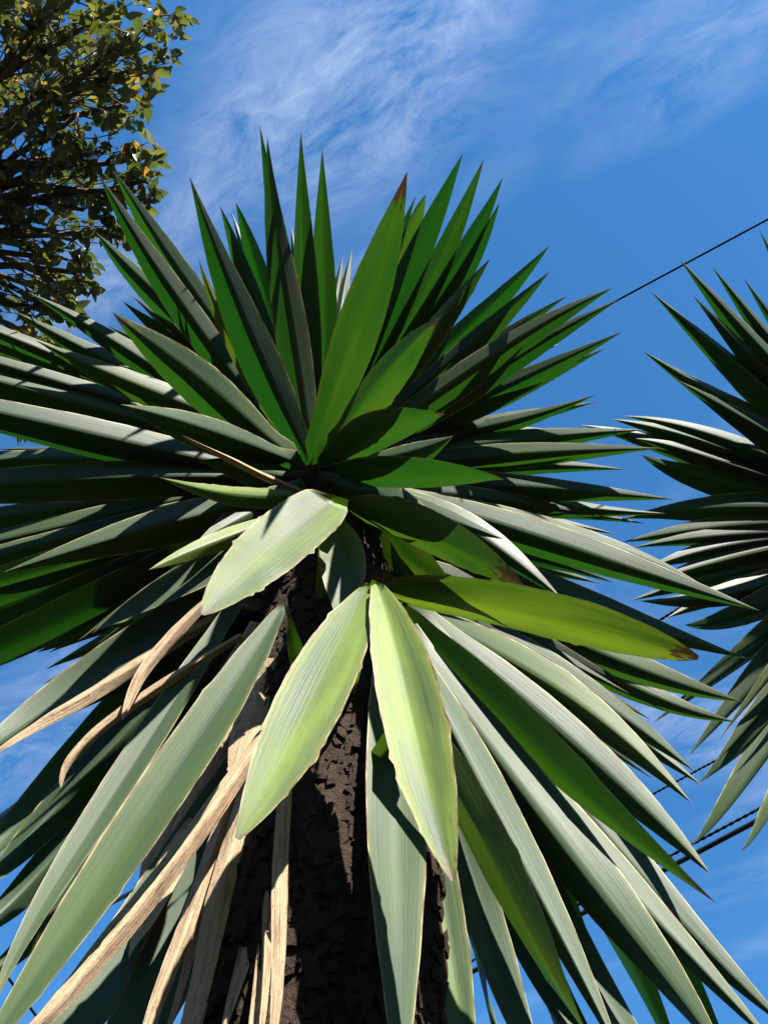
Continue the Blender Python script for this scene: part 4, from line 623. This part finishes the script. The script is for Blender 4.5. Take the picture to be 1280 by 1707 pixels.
    ('g', (1.122, 1.045, 3.331), (1.237, 1.024, 3.159), (1.352, 1.004, 2.932), (0.0, 0.6, 0.81), 0.0588, 0.83, 0, 0, 0.025, 'n'),
]
o1 = Vector((-.03, .95, 0))
AX1 = [(Vector((-.03, .95, 0)), .21), (Vector((-.05, .95, 1.5)), .15), (Vector((-.06, .95, 2.2)), .128), (Vector((-.085, .95, 2.8)), .105), (Vector((-.11, .95, 3.2)), .095), (Vector((-.12, .95, 3.42)), .05)]
y1 = empty('yucca', o1, 'large yucca with full rosette of sword leaves above a bark trunk and tan dead leaves', 'yucca')
trunk(AX1, y1, o1, 11000); leaf_stubs(AX1, y1, o1, 2.55, 2.95, 30)
add_leaves(LEAVES, y1, AX1, o1)
c2 = Vector((1.126, 1.072, 3.378)); o2 = Vector((c2.x + .1, c2.y + .05, 0))
AX2 = [(o2, .19), (Vector((c2.x + .06, c2.y + .04, c2.z * .55)), .13), (Vector((c2.x, c2.y, c2.z - .25)), .095), (Vector((c2.x, c2.y, c2.z + .1)), .05)]
y2 = empty('yucca', o2, 'second yucca beside the large one, showing only narrow dark green blades against the sky', 'yucca')
trunk(AX2, y2, o2, 1200); leaf_stubs(AX2, y2, o2, c2.z - .5, c2.z, 20)
add_leaves(LEAVES_SECOND, y2, AX2, o2)

# ------------------------------------------------------------------ broadleaf tree
CLUMPS = [
    ((-1.792, 0.464, 7.257), 0.34),
    ((-1.947, 0.357, 7.32), 0.291),
    ((-1.527, 0.414, 7.338), 0.287),
    ((-1.317, 0.452, 7.283), 0.229),
    ((-1.171, 0.38, 7.32), 0.134),
    ((-1.243, 0.609, 7.285), 0.159),
    ((-1.434, 0.644, 7.34), 0.251),
    ((-1.634, 0.842, 7.261), 0.287),
    ((-1.952, 0.799, 7.38), 0.315),
    ((-1.404, 0.807, 7.327), 0.161),
    ((-1.746, 1.095, 7.291), 0.219),
    ((-1.486, 1.028, 7.272), 0.179),
    ((-1.281, 1.055, 7.212), 0.099),
    ((-1.274, 1.17, 7.191), 0.077),
    ((-1.488, 1.242, 7.228), 0.15),
    ((-1.649, 1.324, 7.165), 0.129),
    ((-1.967, 1.194, 7.307), 0.259),
    ((-2.053, 1.468, 7.213), 0.241),
    ((-1.804, 1.588, 7.157), 0.164),
    ((-1.719, 1.644, 7.058), 0.115),
    ((-1.939, 1.545, 7.124), 0.182),
    ((-1.856, 1.898, 7.042), 0.131),
    ((-1.815, 1.744, 7.106), 0.146),
    ((-1.985, 1.759, 7.154), 0.204),
    ((-2.148, 1.871, 7.17), 0.226),
    ((-1.458, 1.476, 7.18), 0.064),
    ((-1.34, 1.227, 7.163), 0.106),
    ((-1.565, 1.438, 7.161), 0.079),
    ((-1.988, 2.083, 7.153), 0.169),
    ((-2.134, 2.162, 7.069), 0.207),
    ((-2.22, 2.327, 6.968), 0.143),
    ((-2.047, 2.303, 7.045), 0.075),
    ((-1.901, 1.896, 7.139), 0.148),
    ((-2.147, 2.449, 6.943), 0.113),
    ((-1.751, 1.498, 7.198), 0.146),
    ((-2.096, 0.651, 7.986), 0.447),
    ((-1.86, 0.724, 8.051), 0.406),
    ((-2.255, 1.302, 7.832), 0.406),
    ((-2.244, 0.302, 7.322), 0.444),
    ((-2.379, 0.806, 7.219), 0.444),
    ((-2.514, 1.357, 7.165), 0.451),
    ((-2.573, 1.883, 7.099), 0.42),
    ((-2.541, 2.302, 6.954), 0.306),
    ((-2.86, 0.588, 7.357), 0.543),
    ((-3.018, 1.26, 7.167), 0.543),
    ((-3.085, 1.97, 7.042), 0.512),
    ((-1.766, 0.089, 7.388), 0.401),
    ((-1.406, 0.142, 7.381), 0.322),
    ((-2.155, -0.043, 7.363), 0.444),
]
tb = Vector((-5.2, 2.2, 0)); tr_ = empty('tree', tb, 'broadleaf tree with small olive and yellowing leaves on dark twigs', 'tree')
fork = Vector((-4.6, 1.9, 4.2))
v, f = tube([tb + Vector((0, 0, -.1)) , tb.lerp(fork, .3) + Vector((.1, .1, 0)), tb.lerp(fork, .7) + Vector((-.05, .1, 0)), fork, fork + Vector((.1, -.1, .5))], [.26, .21, .18, .15, .1], 14)
link('trunk', mesh('trunk', [p - tb for p in v], f), M_TREEBARK, tr_)
cl = [(Vector(c), r) for c, r in CLUMPS]
hubs = [Vector((-3.6, 1.6, 6.4)), Vector((-3.9, 1.0, 7.4)), Vector((-3.4, 2.4, 5.9)), Vector((-3.3, 1.5, 7.6))]
def bent(a, b, k, n=7):
    d = (b - a).length; o = Vector([rnd.uniform(-1, 1) for _ in range(3)]) * d * k
    return [a.lerp(b, i / n) + o * math.sin(math.pi * i / n) + Vector([noise.noise((i * .9, a.x * 5 + q, b.z * 3)) for q in range(3)]) * d * .05 * math.sin(math.pi * i / n) for i in range(n + 1)]
for h in hubs:
    pts = bent(fork + Vector((0, 0, .2)), h, .08); v, f = tube(pts, [.11 - .06 * i / 7 for i in range(8)], 10)
    link('limb', mesh('limb', [p - tb for p in v], f), M_TREEBARK, tr_)
twv, twf = [], []; leaves = []
for c, r in cl:
    h = min(hubs, key=lambda q: (q - c).length)
    pts = bent(h, c, .07); v, f = tube(pts, [.04 - .029 * i / 7 for i in range(8)], 7)
    link('branch', mesh('branch', [p - tb for p in v], f), M_TREEBARK, tr_)
    for k in range(max(5, int(150 * r * r))):
        while True:
            e = Vector([rnd.uniform(-1, 1) for _ in range(3)])
            if e.length < 1: break
        e = e.normalized() * (e.length ** .6); tip = c + e * r * 1.05
        st = pts[rnd.choice((5, 6, 7))]; tp = bent(st, tip, .12, 5)
        tube(tp, [.006 - .0042 * i / 5 for i in range(6)], 4, twv, twf)
        for q in range(rnd.randint(6, 10)):
            s = rnd.choice((3, 4, 4, 5, 5, 5)); base = tp[s] + Vector([rnd.gauss(0, .015) for _ in range(3)])
            d = ((tp[5] - tp[4]).normalized() * .7 + Vector((rnd.gauss(0, .6), rnd.gauss(0, .6), rnd.gauss(-.25, .5)))).normalized()
            leaves.append((base, d, rnd.uniform(.04, .115), rnd.random()))
tw = link('twigs', mesh('twigs', [p - tb for p in twv], twf), M_TREEBARK, tr_); tw['kind'] = 'stuff'
LS = ((0, .03), (.15, .16), (.38, .25), (.62, .21), (.84, .1), (1, .0))
def tleaf(sz, cup, v, f, mtx):
    b = len(v)
    for (y, x) in LS:
        zz = -cup * (y * y) * .5
        for s in (-1, 0, 1): v.append(mtx @ Vector((s * x * sz, y * sz, (zz + abs(s) * x * .45) * sz)))
    for i in range(len(LS) - 1):
        for j in (0, 1): f.append((b + i * 3 + j, b + i * 3 + j + 1, b + i * 3 + j + 4, b + i * 3 + j + 3))
def lmat(base, d, roll):
    up = Vector((rnd.gauss(0, .5), rnd.gauss(0, .5), 1)); x = d.cross(up).normalized(); z = x.cross(d)
    return Matrix(((x.x, d.x, z.x, base.x), (x.y, d.y, z.y, base.y), (x.z, d.z, z.z, base.z), (0, 0, 0, 1)))
def tone_attr(me, tones):
    a = me.attributes.new('tone', 'FLOAT', 'POINT'); a.data.foreach_set('value', tones)
camp = Vector((0, 0, 1.55))
def inview(p):
    q = camo_inv @ p
    return -q.z > 0 and abs(q.x / -q.z) < .39 and abs(q.y / -q.z) < .52
camo_inv = (Matrix.Translation(camo.location) @ camo.rotation_euler.to_matrix().to_4x4()).inverted()
vis = sorted([l for l in leaves if inview(l[0])], key=lambda l: (l[0] - camp).length / l[2])[:290]; single = set(map(id, vis))
kinds = []
for k in range(5):
    vv, ff = [], []; tleaf(1.0, (.1, .5, .3, .8, -.2)[k], vv, ff, Matrix.Identity(4)); me = mesh('tree_leaf', vv, ff)
    tone_attr(me, [(.1, .3, .45, .7, .97)[k]] * len(vv)); me.materials.append(M_TREE); kinds.append(me)
fv, ff, tones = [], [], []
for l in leaves:
    base, d, sz, tn = l; mm = lmat(base - tb, d, 0)
    tn = tn ** 1.6
    if id(l) in single:
        o = link('leaf', kinds[4 if tn > .93 else min(3, int(tn * 4.2))], None, tr_); o.matrix_basis = mm @ Matrix.Scale(sz, 4)
    else:
        b = len(fv); tleaf(sz, rnd.uniform(-.2, .8), fv, ff, mm); tones += [tn] * (len(fv) - b)
me = mesh('foliage', fv, ff); tone_attr(me, tones); fo = link('foliage', me, M_TREE, tr_); fo['kind'] = 'stuff'
for p in [
    (-1.509, 0.923, 7.388),
    (-2.023, 2.271, 6.838),
    (-1.545, 0.407, 7.437),
    (-1.485, 0.939, 7.391),
    (-1.883, 1.738, 7.086),
    (-1.746, 0.603, 7.364),
    (-1.982, 2.23, 6.871),
]:
    p = Vector(p); bm = bmesh.new(); bmesh.ops.create_uvsphere(bm, u_segments=12, v_segments=8, radius=.032)
    for q in bm.verts: q.co.z *= 1.15 if q.co.z < 0 else .95
    me = bpy.data.meshes.new('fruit'); bm.to_mesh(me); bm.free(); me.transform(Matrix.Translation(p - tb))
    me.polygons.foreach_set('use_smooth', [True] * len(me.polygons)); link('fruit', me, M_FRUIT, tr_)

# ------------------------------------------------------------------ overhead cables
def cable(name, a, b, rad, label, mat, strands=1, pitch=.12, sag=.0):
    a, b = Vector(a), Vector(b); Ln = (b - a).length; v, f = [], []
    n = int(Ln / (pitch / 7)) if strands > 1 else 60; o = (a + b) / 2
    d = (b - a).normalized(); s = d.cross(Vector((0, 0, 1))).normalized(); u = s.cross(d)
    for k in range(strands):
        pts = []
        for i in range(n + 1):
            t = i / n; p = a.lerp(b, t) - o + Vector((0, 0, -sag * 4 * t * (1 - t)))
            if strands > 1:
                q = 2 * math.pi * (t * Ln / pitch + k / strands); p = p + (s * math.cos(q) + u * math.sin(q)) * rad * .9
            pts.append(p)
        tube(pts, [rad] * (n + 1), 6 if strands > 1 else 10, v, f)
    me = mesh(name, v, f); ob = link(name, me, mat); ob.location = o
    ob['label'] = label; ob['category'] = 'cable'; ob['group'] = 'overhead cables'
for args in [
    ('overhead_cable', (-3.525, 5.366, 8.55), (7.806, -1.346, 8.55), 0.0045, 'thin twisted wire rope from a yucca leaf tip across open blue sky', 1, 3, 0.05),
    ('overhead_cable', (-2.809, 8.931, 6.55), (6.924, 0.955, 6.55), 0.0045, 'thin twisted wire crossing the gap between the two yuccas, above the thick cable', 1, 2, 0.07),
    ('overhead_cable', (-2.817, 8.401, 5.55), (6.676, 0.266, 5.55), 0.005, 'twisted wire rope running just above the thick black cable', 1, 2, 0.09),
    ('overhead_cable', (-2.786, 8.509, 5.55), (6.675, 0.33, 5.55), 0.015, 'thick smooth black cable under a twisted wire rope beside the second yucca', 0, 1, 0),
    ('overhead_cable', (-2.568, 8.155, 7.55), (6.879, 0.391, 7.55), 0.006, 'dark wire passing behind the leaf tips where the two yuccas meet', 1, 2, 0.08),
    ('overhead_cable', (-9.076, 12.291, 9.123), (-0.109, 0.95, 2.912), 0.016, 'dark cable, upper of the close pair behind the hanging leaves', 0, 1, 0),
    ('overhead_cable', (-8.987, 12.356, 9.144), (-0.107, 0.95, 2.881), 0.016, 'dark cable, lower of the close pair behind the hanging leaves', 0, 1, 0),
    ('overhead_cable', (-7.695, 13.11, 9.503), (-0.12, 0.95, 2.451), 0.004, 'thin dark wire behind the lowest hanging leaves, running to the bark trunk', 0, 1, 0),
    ('overhead_cable', (-3.997, -0.212, 5.55), (-0.729, 11.525, 5.55), 0.009, 'dark blue cable slanting the other way below the thin wire', 0, 1, 0),
]:
    cable(*args[:5], M_WIRE if args[5] else M_CABLE, args[6], args[7])
